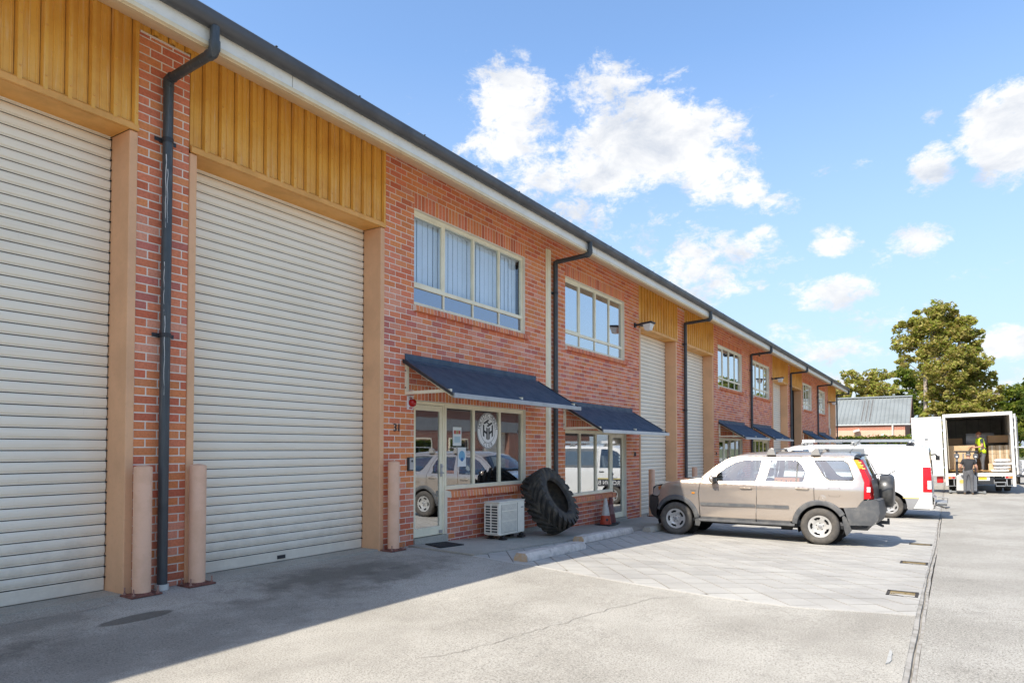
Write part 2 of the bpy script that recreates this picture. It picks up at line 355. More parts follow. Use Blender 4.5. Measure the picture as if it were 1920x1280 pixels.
def ground():
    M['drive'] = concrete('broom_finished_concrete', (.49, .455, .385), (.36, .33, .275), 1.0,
        stains_and_shade=[(2.4, -1.55, 3.4, .75, .02, .42, .95), (5.8, -.95, 1.9, .75, -.05, .38, .95), (3.2, -.92, .34, .11, .05, .72, .25), (.9, -1.35, 1.5, .5, .1, .55, .9), (5.6, -.75, 1.2, .4, -.1, .45, .9), (6.1, -1.25, .9, .3, .1, .35, .9), (2.2, -.5, .9, .25, 0, .35, .9), (-.5, -2.3, 1.5, .5, .1, .35, .9)])  # stains by the wall, also darkened to deepen the shade lying there
    M['road'] = concrete('coarse_road_concrete', (.46, .43, .37), (.345, .32, .27), 1.25)
    M['path'] = concrete('footpath_concrete', (.48, .44, .365), (.36, .33, .27), .6)
    M['edge'] = concrete('pale_edge_concrete', (.55, .52, .455), (.46, .43, .375), .5)
    M['asphalt'] = concrete('far_asphalt', (.17, .17, .165), (.13, .13, .125), .6)
    M['grass'] = painted('far_grass_and_soil', (.10, .13, .045), .95, .35, scale=.4, dcol=(.17, .13, .07))
    def sheet(name, x0, x1, y0, y1, mat, dz, nx, ny, clip=None, thick=None):
        b = MB(); fx0 = x0 if callable(x0) else (lambda y: x0); fx1 = x1 if callable(x1) else (lambda y: x1)
        rows = []
        for j in range(ny + 1):
            y = y0 + (y1 - y0) * j / ny; a, e = fx0(y), fx1(y)
            rows.append([(a + (e - a) * i / nx, y, gz(a + (e - a) * i / nx, y) + dz) for i in range(nx + 1)])
        b.strip(rows)
        if thick:
            rim = [r[0] for r in rows] + rows[-1][1:] + [r[-1] for r in rows[-2::-1]] + rows[0][-2:0:-1]
            b.strip([rim + [rim[0]], [(x, y, z - thick) for x, y, z in rim] + [(rim[0][0], rim[0][1], rim[0][2] - thick)]])
        return b.build(name, mat, kind='structure', smooth=40)
    # one big sheet to the horizon, below everything laid on it
    b = MB(); xs = [-1500, -300, -60, -20, 0, 10, 20, 30, 60, 120, 400, 1800]; ys = [-1500, -300, -80, -40, -20, -12, -6, 0, 6, 20, 60, 300, 1500]
    b.strip([[(x, y, gz(x, y) - .12) for x in xs] for y in ys]); b.build('ground', M['grass'], kind='structure', smooth=60)
    front = lambda y: lerp(-y, (1.2, 2.08, 3.47, 4.76, 5.53, 6.46), (7.72, 7.72, 7.34, 7.10, 7.09, 7.38))
    ed = .07
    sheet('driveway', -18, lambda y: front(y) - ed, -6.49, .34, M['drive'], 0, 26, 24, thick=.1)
    sheet('paving_edge', lambda y: front(y) - ed + .004, lambda y: front(y) - .004, -6.49, -1.22, M['edge'], .004, 1, 24, thick=.1)
    sheet('path', lambda y: front(-1.25) + .002, 60, -1.21, .34, M['path'], .012, 60, 4, thick=.1)
    sheet('road', -18, 75, -20.9, -6.57, M['road'], 0, 60, 10, thick=.1)
    sheet('yard', 27.62, 140, -6.49, -1.23, M['road'], 0, 40, 4)
    sheet('far_yard', 60.05, 140, -1.22, 12, M['road'], -.02, 10, 4)
    sheet('far_road', 75.05, 140, -30, -6.57, M['road'], -.02, 10, 4)
    # pavers
    pav = thing('paving', 'diagonal square concrete pavers in the parking bays', 'paving')
    pav['kind'] = 'structure'
    del pav['category']
    ang = R(180 - 141); s = .30; u = Vector((math.cos(ang), math.sin(ang))); v = Vector((-u.y, u.x))
    g = NG('pale_paver'); t = g.attr('tint'); n = g.noise(1.1, 6, .62); f = g.noise(90, 4, .7)
    c = g.mix(g.ramp(n, .35, .72, 0, .6), t, g.mix(1.0, t, (.72, .72, .74), 'MULTIPLY'))
    c = g.mix(g.ramp(f, .55, .72, 0, .45), c, g.mix(1.0, t, (.5, .48, .45), 'MULTIPLY'))
    ln = g.noise(1.0, 5, .62, stretch=(2.4, .25, 1)); c = g.mix(g.ramp(ln, .52, .72, 0, .4), c, g.mix(1.0, t, (.66, .64, .62), 'MULTIPLY'))
    g.bump(f, .3, .004); M['paver'] = g.fin(c, .88, 0, .2)
    bed = MB(); X1 = 27.6
    rows = []
    for j in range(25):
        y = -6.49 + (6.49 - 1.22) * j / 24; a = front(y) + .001
        rows.append([(a + (X1 - a) * i / 40, y, gz(a + (X1 - a) * i / 40, y) - .006) for i in range(41)])
    bed.strip(rows); bed.build('joint_bed', flat('paver_joint_sand', (.16, .145, .12), .95), pav)
    cells = []
    for i in range(-60, 140):
        for j in range(-140, 60):
            c0 = u * (i * s) + v * (j * s)
            if not (6.3 < c0.x < X1 + .5 and -7 < c0.y < -.8): continue
            gap = .007
            q = [c0 + u * a + v * b_ for a, b_ in ((gap, gap), (s - gap, gap), (s - gap, s - gap), (gap, s - gap))]
            q = clip_poly(q, lambda p: -1.222 - p.y); q = clip_poly(q, lambda p: p.y + 6.49)
            q = clip_poly(q, lambda p: p.x - front(p.y) - .002); q = clip_poly(q, lambda p: X1 - p.x)
            if len(q) < 3: continue
            ar = sum(q[k].x * q[(k + 1) % len(q)].y - q[(k + 1) % len(q)].x * q[k].y for k in range(len(q))) / 2
            if ar < .004: continue
            cx = sum(p.x for p in q) / len(q); cy = sum(p.y for p in q) / len(q)
            cells.append(((Vector((cx, cy)) - Vector((0, -6.77))).length, q, ar > .0855))
    cells.sort(key=lambda c_: c_[0]); rest = MB()
    for k, (d, q, whole) in enumerate(cells):
        t_ = rnd.choice([(.46, .435, .385), (.475, .45, .395), (.45, .425, .375), (.485, .46, .405), (.44, .415, .365)]); dz = rnd.uniform(-.0015, .0025)
        bm_ = MB() if k < 300 else rest
        n_ = len(q); top = [(p.x, p.y, gz(p.x, p.y) + dz) for p in q]; low = [(p.x, p.y, gz(p.x, p.y) - .012) for p in q]
        bm_.add(top + low, [tuple(range(n_))] + [(n_ + i, n_ + (i + 1) % n_, (i + 1) % n_, i) for i in range(n_)], 0, t_)
        if k < 300: bm_.build('paver', M['paver'], pav)
    rest.build('pavers_beyond', M['paver'], pav, kind='stuff')
    # drain joint between the bays and the road: a sunk strip of cement with open cracks either side
    b = MB(); rows = []
    prof = [(-6.58, -.05), (-6.566, -.05), (-6.560, -.006), (-6.535, -.006), (-6.528, -.03), (-6.522, -.03), (-6.515, -.006), (-6.465, -.004), (-6.444, -.006), (-6.498, -.05), (-6.42, -.05)]
    x = -18
    while x < 75:
        j = .010 * math.sin(x * .7) + .003 * math.sin(x * 4.3 + 1)
        rows.append([(x, y + (j if 0 < i < 10 else 0), gz(x, y) + z + (.004 * math.sin(x * 9 + i) if 2 < i < 8 else 0)) for i, (y, z) in enumerate(prof)]); x += .12 if x < 25 else .6
    b.strip(rows)
    b.build('drain_joint', painted('dirty_joint_cement', (.40, .37, .32), .95, .6, scale=9, dcol=(.22, .20, .165)), kind='structure')
    # drain grates set in the pavers
    wheres = ('closest to the pale paver edge', 'the middle one of three', 'closest to the parked wagon')
    for k, (gx, gy, w, l) in enumerate(((8.55, -6.32, .32, .30), (11.92, -6.30, .26, .36), (15.32, -6.28, .24, .38))):
        r = thing('drain_grate', 'sunken drain grate with yellowed bars, ' + wheres[k], 'drain grate', (gx, gy, gz(gx, gy)), 0, 'drain grates along the joint')
        fr = MB(); hw, hl = w / 2, l / 2
        for a in ((-hw, hw, -hl, -hl + .03), (-hw, hw, hl - .03, hl), (-hw, -hw + .04, -hl, hl), (hw - .04, hw, -hl, hl)): fr.box(*a, -.02, .008)
        fr.build('frame', flat('dark_rusty_iron', (.06, .05, .04), .8, dirt=.5, scale=30), r)
        MB().box(-hw + .04, hw - .04, -hl + .03, hl - .03, -.02, -.006).build('pit', flat('grate_dirt', (.05, .042, .03), .95, dirt=.4, scale=20), r)
        for q in range(3):
            xx = -hw + .075 + q * (w - .15) / 2
            MB().box(xx - .018, xx + .018, -hl + .032, hl - .032, -.003, .004 + .002 * q).build('bar', flat('yellowed_bar', (.23, .165, .065), .8, dirt=.5, scale=22), r)
    # cracks and the construction joint along the doors
    def crack(pts, w, mat):
        b = MB(); P = [Vector(p) for p in smooth_path(pts)]; rows = []; rr = random.Random(len(pts))
        for i, p in enumerate(P):
            d = (P[min(i + 1, len(P) - 1)] - P[max(i - 1, 0)]).normalized(); n = Vector((-d.y, d.x)); p = p + n * rr.uniform(-.025, .025); ww = w * rr.uniform(.5, 1.3) * (.4 if i in (0, len(P) - 1) else 1)
            rows.append([(p.x - n.x * ww, p.y - n.y * ww, gz(p.x, p.y) + .004), (p.x + n.x * ww, p.y + n.y * ww, gz(p.x, p.y) + .004)])
        b.strip(rows); b.build('crack', mat, kind='structure')
    ck = flat('crack_dirt', (.28, .25, .21), .95); ck2 = flat('crack_dirt_pavers', (.25, .22, .18), .95)
    crack([(3.75, -3.55), (4.15, -3.75), (4.75, -3.85), (5.2, -3.95), (5.9, -4.05), (6.6, -4.2), (7.0, -4.55)], .003, ck)
    crack([(9.15, -2.75), (9.2, -3.6), (9.3, -4.4), (9.4, -5.2), (9.65, -6.1)], .004, ck2)
    crack([(-3, -.34), (0, -.335), (2.5, -.34), (3.3, -.335)], .006, ck); crack([(4.5, -.30), (5.5, -.305), (6.9, -.30)], .006, ck); crack([(3.35, -.34), (3.36, -.12)], .005, ck)
    # chipped patch of repair mortar by the joint
    b = MB(); pts = []
    for k in range(18):
        t = 2 * math.pi * k / 18; rr = 1 + .18 * math.sin(2 * t + 1) + .08 * math.sin(5 * t); pts.append((5.72 + .20 * rr * math.cos(t), -6.40 + .045 * rr * math.sin(t) + .04))
    b.prism(pts, lambda u_, v_, d: (u_, min(v_, -6.492 + .12), gz(u_, v_) + d), .001, .009)
    b.build('repair_patch', flat('grey_repair_mortar', (.46, .45, .41), .9, dirt=.2, scale=12), kind='structure')

def smooth_path(pts, n=9):
    out = []
    for a, b in zip(pts, pts[1:]): out += [(a[0] + (b[0] - a[0]) * k / n, a[1] + (b[1] - a[1]) * k / n) for k in range(n)]
    return out + [pts[-1]]
def clip_poly(q, side):
    out = []
    for k in range(len(q)):
        a, b = q[k], q[(k + 1) % len(q)]; sa, sb = side(a), side(b)
        if sa >= 0: out.append(a)
        if (sa > 0) != (sb > 0) and abs(sa - sb) > 1e-9: out.append(a.lerp(b, sa / (sa - sb)))
    return out
ground()
# ------------------------------------------------------------------ the terrace of brick units
ZT = 5.70          # top of the brickwork, under the eave
LIN = 4.57         # underside of the sheeting over the roller doors
PAL = {'o': (.79, .28, .115), 'r': (.76, .245, .13), 'p': (.78, .325, .21), 'v': (.60, .20, .15), 'd': (.67, .19, .10)}
def tint_for(z):
    if z > 3.72: k = rnd.choices('orpd', (60, 22, 6, 12))[0]
    elif z > 2.15: k = rnd.choices('orpvd', (14, 34, 26, 16, 10))[0]
    elif z > .7: k = rnd.choices('orpvd', (44, 30, 10, 4, 12))[0]
    else: k = rnd.choices('orpvd', (8, 42, 12, 24, 14))[0]
    c = PAL[k]; q = rnd.uniform(.88, 1.10); return tuple(min(.8, a * q * rnd.uniform(.97, 1.03)) for a in c)
CH, BH, MO, ML = .086, .0735, .014, .24
Z0 = -.46
def brick_cells(x0, x1, ztop, holes, zb=None):
    """running-bond cells of one wall panel: (x0, x1, z0, z1, deep)"""
    cells = []; i = 0
    while True:
        z0 = Z0 + i * CH; z1 = min(z0 + BH, ztop)
        if z0 > ztop - .02: break
        x = x0 - (ML if i % 2 else ML / 2)
        x += ((x0 * 0) % ML)
        while x < x1:
            a, b = max(x + MO / 2, x0), min(x + ML - MO / 2, x1); x += ML
            if b - a < .025: continue
            segs = [(a, b)]; deep = False
            for (hx0, hx1, hz0, hz1) in holes:
                if hz1 <= z0 + .008 or hz0 >= z1 - .008: continue
                full = hz0 <= z0 + .03 and hz1 >= z1 - .03
                out = []
                for (p, q) in segs:
                    if q <= hx0 or p >= hx1: out.append((p, q)); continue
                    if p < hx0 - .02: out.append((p, hx0 - .002)); deep = True
                    if q > hx1 + .02: out.append((hx1 + .002, q)); deep = True
                segs = out
            for (p, q) in segs:
                if q - p > .02:
                    zz0, zz1 = z0, z1
                    for (hx0, hx1, hz0, hz1) in holes:
                        if q > hx0 and p < hx1:
                            if hz1 > zz0 and hz1 < zz1: zz0 = hz1
                            if hz0 < zz1 and hz0 > zz0: zz1 = hz0
                    if zz1 - zz0 > .015:
                        d = any((abs(p - h[1]) < .01 or abs(q - h[0]) < .01) and h[2] < zz1 and h[3] > zz0 for h in holes)
                        cells.append((p, q, zz0, zz1, d))
        i += 1
    return cells
def brick_shape(mb, p, q, z0, z1, depth, t, y0=0.0):
    vs = [(p, y0, z0), (q, y0, z0), (q, y0, z1), (p, y0, z1), (p, y0 + depth, z0), (q, y0 + depth, z0), (q, y0 + depth, z1), (p, y0 + depth, z1)]
    mb.add(vs, [(0, 1, 2, 3), (0, 3, 7, 4), (1, 5, 6, 2), (3, 2, 6, 7), (0, 4, 5, 1)], 0, t)
_bc = {}
def brick_mesh(l, h, d, t, kind='brick'):
    key = (round(l, 3), round(h, 3), round(d, 3), t)
    if key not in _bc:
        mb = MB(); e = .0025
        vs = [(0, 0, 0), (l, 0, 0), (l, 0, h), (0, 0, h)]
        fr = [(e, 0, e), (l - e, 0, e), (l - e, 0, h - e), (e, 0, h - e)]
        ou = [(0, e, 0), (l, e, 0), (l, e, h), (0, e, h)]; bk = [(0, d, 0), (l, d, 0), (l, d, h), (0, d, h)]
        mb.add(fr + ou + bk, [(0, 1, 2, 3)] + [(4 + i, 4 + (i + 1) % 4, (i + 1) % 4, i) for i in range(4)] + [(8 + i, 8 + (i + 1) % 4, 4 + (i + 1) % 4, 4 + i) for i in range(4)], 0, t)
        _bc[key] = mb.mesh(kind, M['brick'])
    return _bc[key]
TV = {}
def near_tint(z):
    band = 0 if z > 3.72 else 1 if z > 2.15 else 2 if z > .7 else 3
    if band not in TV: TV[band] = [tint_for((4, 3, 1.5, .3)[band]) for _ in range(10)]
    return rnd.choice(TV[band])

B = thing('brick_building', 'long two-storey terrace of red brick units with mustard sheeting over its roller doors', 'building', (0, 0, 0))

UP = [(7.83, 11.04), (12.65, 15.77), (23.91, 27.19), (28.95, 32.0), (40.3, 43.2), (45.5, 48.3)]
WZ0, WZ1 = 3.60, 5.05
SHOPS = [  # door, window, side of the door, sill and head heights, door sill
    dict(door=(7.84, 8.66), win=(8.66, 11.06), sill=.76, head=2.14, foot=.0),
    dict(door=(15.06, 15.86), win=(12.64, 15.06), sill=.39, head=1.81, foot=-.33),
    dict(door=(24.0, 24.9), win=(24.9, 27.2), sill=.36, head=1.78, foot=-.37),
    dict(door=(31.0, 31.9), win=(28.9, 31.0), sill=.36, head=1.78, foot=-.37),
    dict(door=(40.4, 41.3), win=(41.3, 43.3), sill=.36, head=1.78, foot=-.37),
    dict(door=(47.5, 48.3), win=(45.4, 47.5), sill=.36, head=1.78, foot=-.37)]
WALLS = [(-4.2, .62, ZT), (3.65, 4.20, 5.60), (7.18, 16.70, ZT), (19.60, 20.34, 5.60), (23.28, 32.66, ZT), (36.05, 36.80, 5.60), (39.82, 49.64, ZT), (53.0, 53.25, ZT)]
DOORS = [(.62, 3.65), (4.20, 7.18), (16.70, 19.60), (20.34, 23.28), (32.66, 36.05), (36.80, 39.82), (49.64, 53.0)]

def course_up(z): return Z0 + CH * round((z - Z0) / CH)
def walls():
    cells = []; walls_ = []
    def wall_at(x): return next(o for a, b, o in walls_ if a - .01 <= x <= b + .01)
    for (x0, x1, zt) in WALLS:
        mort = MB()
        holes = []
        for a, b in UP:
            if x0 <= a and b <= x1: holes.append((a, b, course_up(WZ0 - .115) - .006, course_up(WZ1 + .245) - .006)); 
        sub = []
        for s in SHOPS:
            a = min(s['door'][0], s['win'][0]); b = max(s['door'][1], s['win'][1])
            if x0 <= a and b <= x1:
                holes.append((a, b, s['head'], course_up(s['head'] + .24) - .006)); holes.append((s['door'][0], s['door'][1], -1, s['head'] + .001)); holes.append((s['win'][0], s['win'][1], course_up(s['sill'] - .12) - .006, s['head'] + .001))
        # the lintel and sill courses only replace bricks in front; the openings themselves are cut through
        cells += [(c, x0) for c in brick_cells(x0, x1, zt, holes)]
        # mortar body, cut round the openings
        cut = [(a, b, WZ0 - .02, WZ1) for a, b in UP if x0 <= a and b <= x1]
        for s in SHOPS:
            a = min(s['door'][0], s['win'][0]); b = max(s['door'][1], s['win'][1])
            if x0 <= a and b <= x1: cut += [(s['door'][0], s['door'][1], -1, s['head']), (s['win'][0], s['win'][1], s['sill'] - .02, s['head'])]
        xs = sorted({x0, x1, *[c[0] for c in cut], *[c[1] for c in cut]}); zs = sorted({Z0, zt, *[c[2] for c in cut if c[2] > Z0], *[c[3] for c in cut]})
        e = .004
        for i in range(len(xs) - 1):
            for j in range(len(zs) - 1):
                mx, mz = (xs[i] + xs[i + 1]) / 2, (zs[j] + zs[j + 1]) / 2
                if any(c[0] < mx < c[1] and c[2] < mz < c[3] for c in cut): continue
                mort.box(xs[i], xs[i + 1], .004, .105, zs[j], zs[j + 1])
        walls_.append((x0, x1, mort.build('wall', M['mortar'], B)))
    near = sorted((c for c in cells if c[0][0] > 3.6 and c[0][2] > -.12), key=lambda c: (c[0][0] + abs(c[0][2] - 2) * .02))
    ids = set(id(c) for c in near[:300])
    rest = MB()
    for c in cells:
        p, q, z0, z1, deep = c[0]; d = .10 if deep else .03
        if id(c) in ids:
            t = near_tint(z0); inst('brick', brick_mesh(q - p, z1 - z0, d, t), wall_at(p), (p, rnd.uniform(-.0015, .0015), z0))
        else:
            brick_shape(rest, p, q, z0, z1, d, tint_for(z0), rnd.uniform(-.0015, .0015))
    rest.build('bricks_beyond', M['brick'], B, kind='stuff')
    # soldier courses over the openings and sloping brick sills under them
    stuff = MB()
    def soldier(a, b, z, own):
        wall = wall_at(a + .1)
        z += .006; hh = course_up(z + .24) - .012 - z
        n = round((b - a) / .0845); s_ = (b - a) / n
        for k in range(n):
            t = near_tint(4.2 if rnd.random() < .8 else 1.2)
            if own: inst('lintel_brick', brick_mesh(s_ - .015, hh, .10, t, 'lintel_brick'), wall, (a + k * s_ + .0075, rnd.uniform(-.001, .001), z))
            else: brick_shape(stuff, a + k * s_ + .0075, a + (k + 1) * s_ - .0075, z, z + hh, .10, t)
    sm = {}
    def sill(a, b, z, own, drop=.085, out=.055):
        wall = wall_at(a + .1)
        n = round((b - a) / .0845); s_ = (b - a) / n
        for k in range(n):
            t = near_tint(4.2 if rnd.random() < .7 else 1.2); key = (round(s_, 4), t, drop)
            mb = stuff if not own else MB(); ox = a + k * s_ if not own else 0
            oz = z if not own else 0
            if own and key in sm: inst('sill_brick', sm[key], wall, (a + k * s_, 0, z)); continue
            pr = [(.098, 0), (-out, -.028), (-out - .012, -.028 - drop), (.0, -.028 - drop - .004), (.098, -.10)]
            x0_, x1_ = ox + .007, ox + s_ - .007
            vs = [(x0_, y, oz + zz) for y, zz in pr] + [(x1_, y, oz + zz) for y, zz in pr]; n_ = 5
            mb.add(vs, [(i, (i + 1) % n_, n_ + (i + 1) % n_, n_ + i) for i in range(n_)] + [(4, 3, 2, 1, 0), (5, 6, 7, 8, 9)], 0, t)
            if own: sm[key] = mb.mesh('sill_brick', M['brick']); inst('sill_brick', sm[key], wall, (a + k * s_, 0, z))
        m = MB(); m.prism([(.10, -.002), (-out + .003, -.030), (-out - .008, -.028 - drop), (0, -.028 - drop), (.10, -.098)], lambda u, v, d: (d, u, z + v), a + .002, b - .002)
        m.build('sill_mortar', M['mortar'], wall)
    for k, (a, b) in enumerate(UP):
        soldier(a, b, WZ1, k < 2); sill(a - .02, b + .09, WZ0 - .004, k < 2)
    for k, s in enumerate(SHOPS):
        a = min(s['door'][0], s['win'][0]); b = max(s['door'][1], s['win'][1])
        soldier(a, b, s['head'], k < 2)
        w = s['win']; sill(w[0], w[1], s['sill'] - .004, k < 2, .10, .07)
    stuff.build('edge_bricks_beyond', M['brick'], B, kind='stuff')
    # concrete footing showing under the first shop front, door steps
    f = MB(); f.box(8.68, 11.9, -.035, .10, -.3, gz(10, 0) + .035); f.build('footing', M['path'], B)
    for s in SHOPS[:2]:
        f = MB(); d = s['door']; f.box(d[0] + .002, d[1] - .002, -.02, .3, gz(d[0], 0) - .25, s['foot'] + .045); f.build('door_step', M['path'], B)
walls()

def sheet_over(x0, x1, z0, z1, pitch=.2, rib=.034, mat='mustard'):
    """vertical ribbed steel: pans with trapezoid ribs"""
    prof = []; n = max(1, round((x1 - x0) / pitch)); p = (x1 - x0) / n
    prof.append((x0, .0))
    for k in range(n):
        c = x0 + (k + .93) * p - .012
        for dx, y in ((-.034, 0), (-.024, -.042), (.012, -.042), (.030, 0)):
            if x0 < c + dx < x1: prof.append((c + dx, y))
        for q in (.24, .56):
            m_ = x0 + (k + q) * p
            for dx, y in ((-.012, 0), (-.006, -.006), (.006, -.006), (.012, 0)):
                if x0 < m_ + dx < x1: prof.append((m_ + dx, y))
    prof.append((x1, .0))
    prof.sort(); b = MB()
    b.strip([[(x, y - .004, z) for x, y in prof] for z in (z0, (z0 + z1) / 2, z1)])
    b.box(x0, x1, .001, .05, z0, z1)
    for k in range(n):
        c = x0 + (k + .93) * p - .012
        b.box(c - .042, c - .0355, -.0065, -.0035, z0, z1, 1)  # dark strip at the rib's left foot, painted as its shadow line
    return b
M['lap_shade'] = painted('painted_lap_shadow', (.40, .185, .04), .8, .4, scale=6)  # shadow at the sheet laps, put into a darker colour
def bays():
    for k, (a, b) in enumerate(DOORS):
        z_ = ZT - .01
        wide = sheet_over(a + .004, b - .004, LIN + .035, z_, .2 if k < 2 else .2)
        o = wide.build('ribbed_sheeting', [M['mustard'], M['lap_shade']], B)
        tr = MB(); tr.box(a + .002, b - .002, -.042, -.012, LIN - .012, LIN + .05); tr.prism([(-.012, LIN + .05), (-.042, LIN + .05), (-.012, LIN + .075)], lambda u, v, d: (d, u, v), a + .002, b - .002)
        tr.build('flashing', M['mustard_trim'], o, bevel=.004)
        if k < 2:
            sc = MB(); n = round((b - a) / .2)
            for q in range(n):
                x = a + (q + .93) * (b - a) / n - .015
                for zz in (LIN + .16, LIN + .62): sc.cyl((x, -.046, zz), (x, -.054, zz), .009, .007, 6)
            sc.build('sheet_screws', M['mustard_trim'], o, kind='stuff')
        fl = gz((a + b) / 2, 0)
        # steel surround: two jambs and the head lining
        for (p, q, side) in ((a, a + .085, 0), (b - .085, b, 1)):
            j = MB(); j.box(p + .001, q - .001, -.014, .36, fl - .25, LIN - .014); j.build('door_jamb', M['tan'], B, bevel=.008)
        h = MB(); h.box(a + .086, b - .086, -.006, .36, LIN - .012, LIN + .03); h.build('head_lining', M['mustard_trim'], B)
        ix0, ix1 = a + .09, b - .09
        if k == 5:
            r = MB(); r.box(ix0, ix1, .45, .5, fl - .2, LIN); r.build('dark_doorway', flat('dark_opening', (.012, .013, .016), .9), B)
            continue
        # roller door: curtain of separate slats
        dr = MB(); dr.box(ix0, ix1, .352, .358, fl + .02, LIN - .02); door = dr.build('roller_door', flat('slat_shadow_gap', (.06, .05, .04), .8), B)
        bot = MB(); bot.box(ix0 + .004, ix1 - .004, .318, .35, fl + .012, fl + .135); bot.build('bottom_rail', M['slat'], door, bevel=.006)
        if k in (0, 1):
            lk = MB(); lk.box((ix0 + ix1) / 2 - .06, (ix0 + ix1) / 2 + .06, .309, .318, fl + .04, fl + .085); lk.build('lock_plate', M['dark_steel'], door)
        p = .1045; prof = [(.338, .0045), (.327, .0055), (.325, .010), (.327, .015), (.333, .018), (.333, .021), (.322, .0235), (.3175, .040), (.316, .060), (.3175, .080), (.322, .096), (.330, .1005), (.338, .1015)]
        n = int((LIN - .02 - fl - .14) / p) + 1
        def slat(m, z): m.strip([[(x, y, z + h_) for y, h_ in prof] for x in (ix0 + .004, ix1 - .004)])
        if k < 4:
            m = MB(); slat(m, 0); me = m.mesh('slat', M['slat'], 50)
            for q in range(n): inst('slat', me, door, (0, rnd.uniform(-.001, .001), fl + .14 + q * p))
        else:
            m = MB()
            for q in range(n): slat(m, fl + .14 + q * p)
            m.build('slats', M['slat'], door, smooth=50, kind='stuff')
        g_ = MB()
        for q in range(n): g_.box(ix1 - .004, ix1 + .004, .308, .345, fl + .14 + q * p - .008, fl + .14 + q * p + .006)
        g_.build('end_clips', M['black'], door, kind='stuff')
        t_ = MB(); t_.box(a + .09, b - .09, .0, .34, fl - .02, fl + .006); t_.build('threshold', M['path'], B)
    # sheeting continues over the brick piers
    for (x0, x1) in ((3.65, 4.20), (19.6, 20.34), (36.05, 36.8)):
        sheet_over(x0 + .003, x1 - .003, 5.602, ZT - .01, .18).build('ribbed_sheeting', [M['mustard'], M['lap_shade']], B)
        c = MB(); c.box(x0 + .01, x1 - .01, -.012, .02, 5.585, 5.601); c.build('pier_cap', M['mortar'], B)
bays()

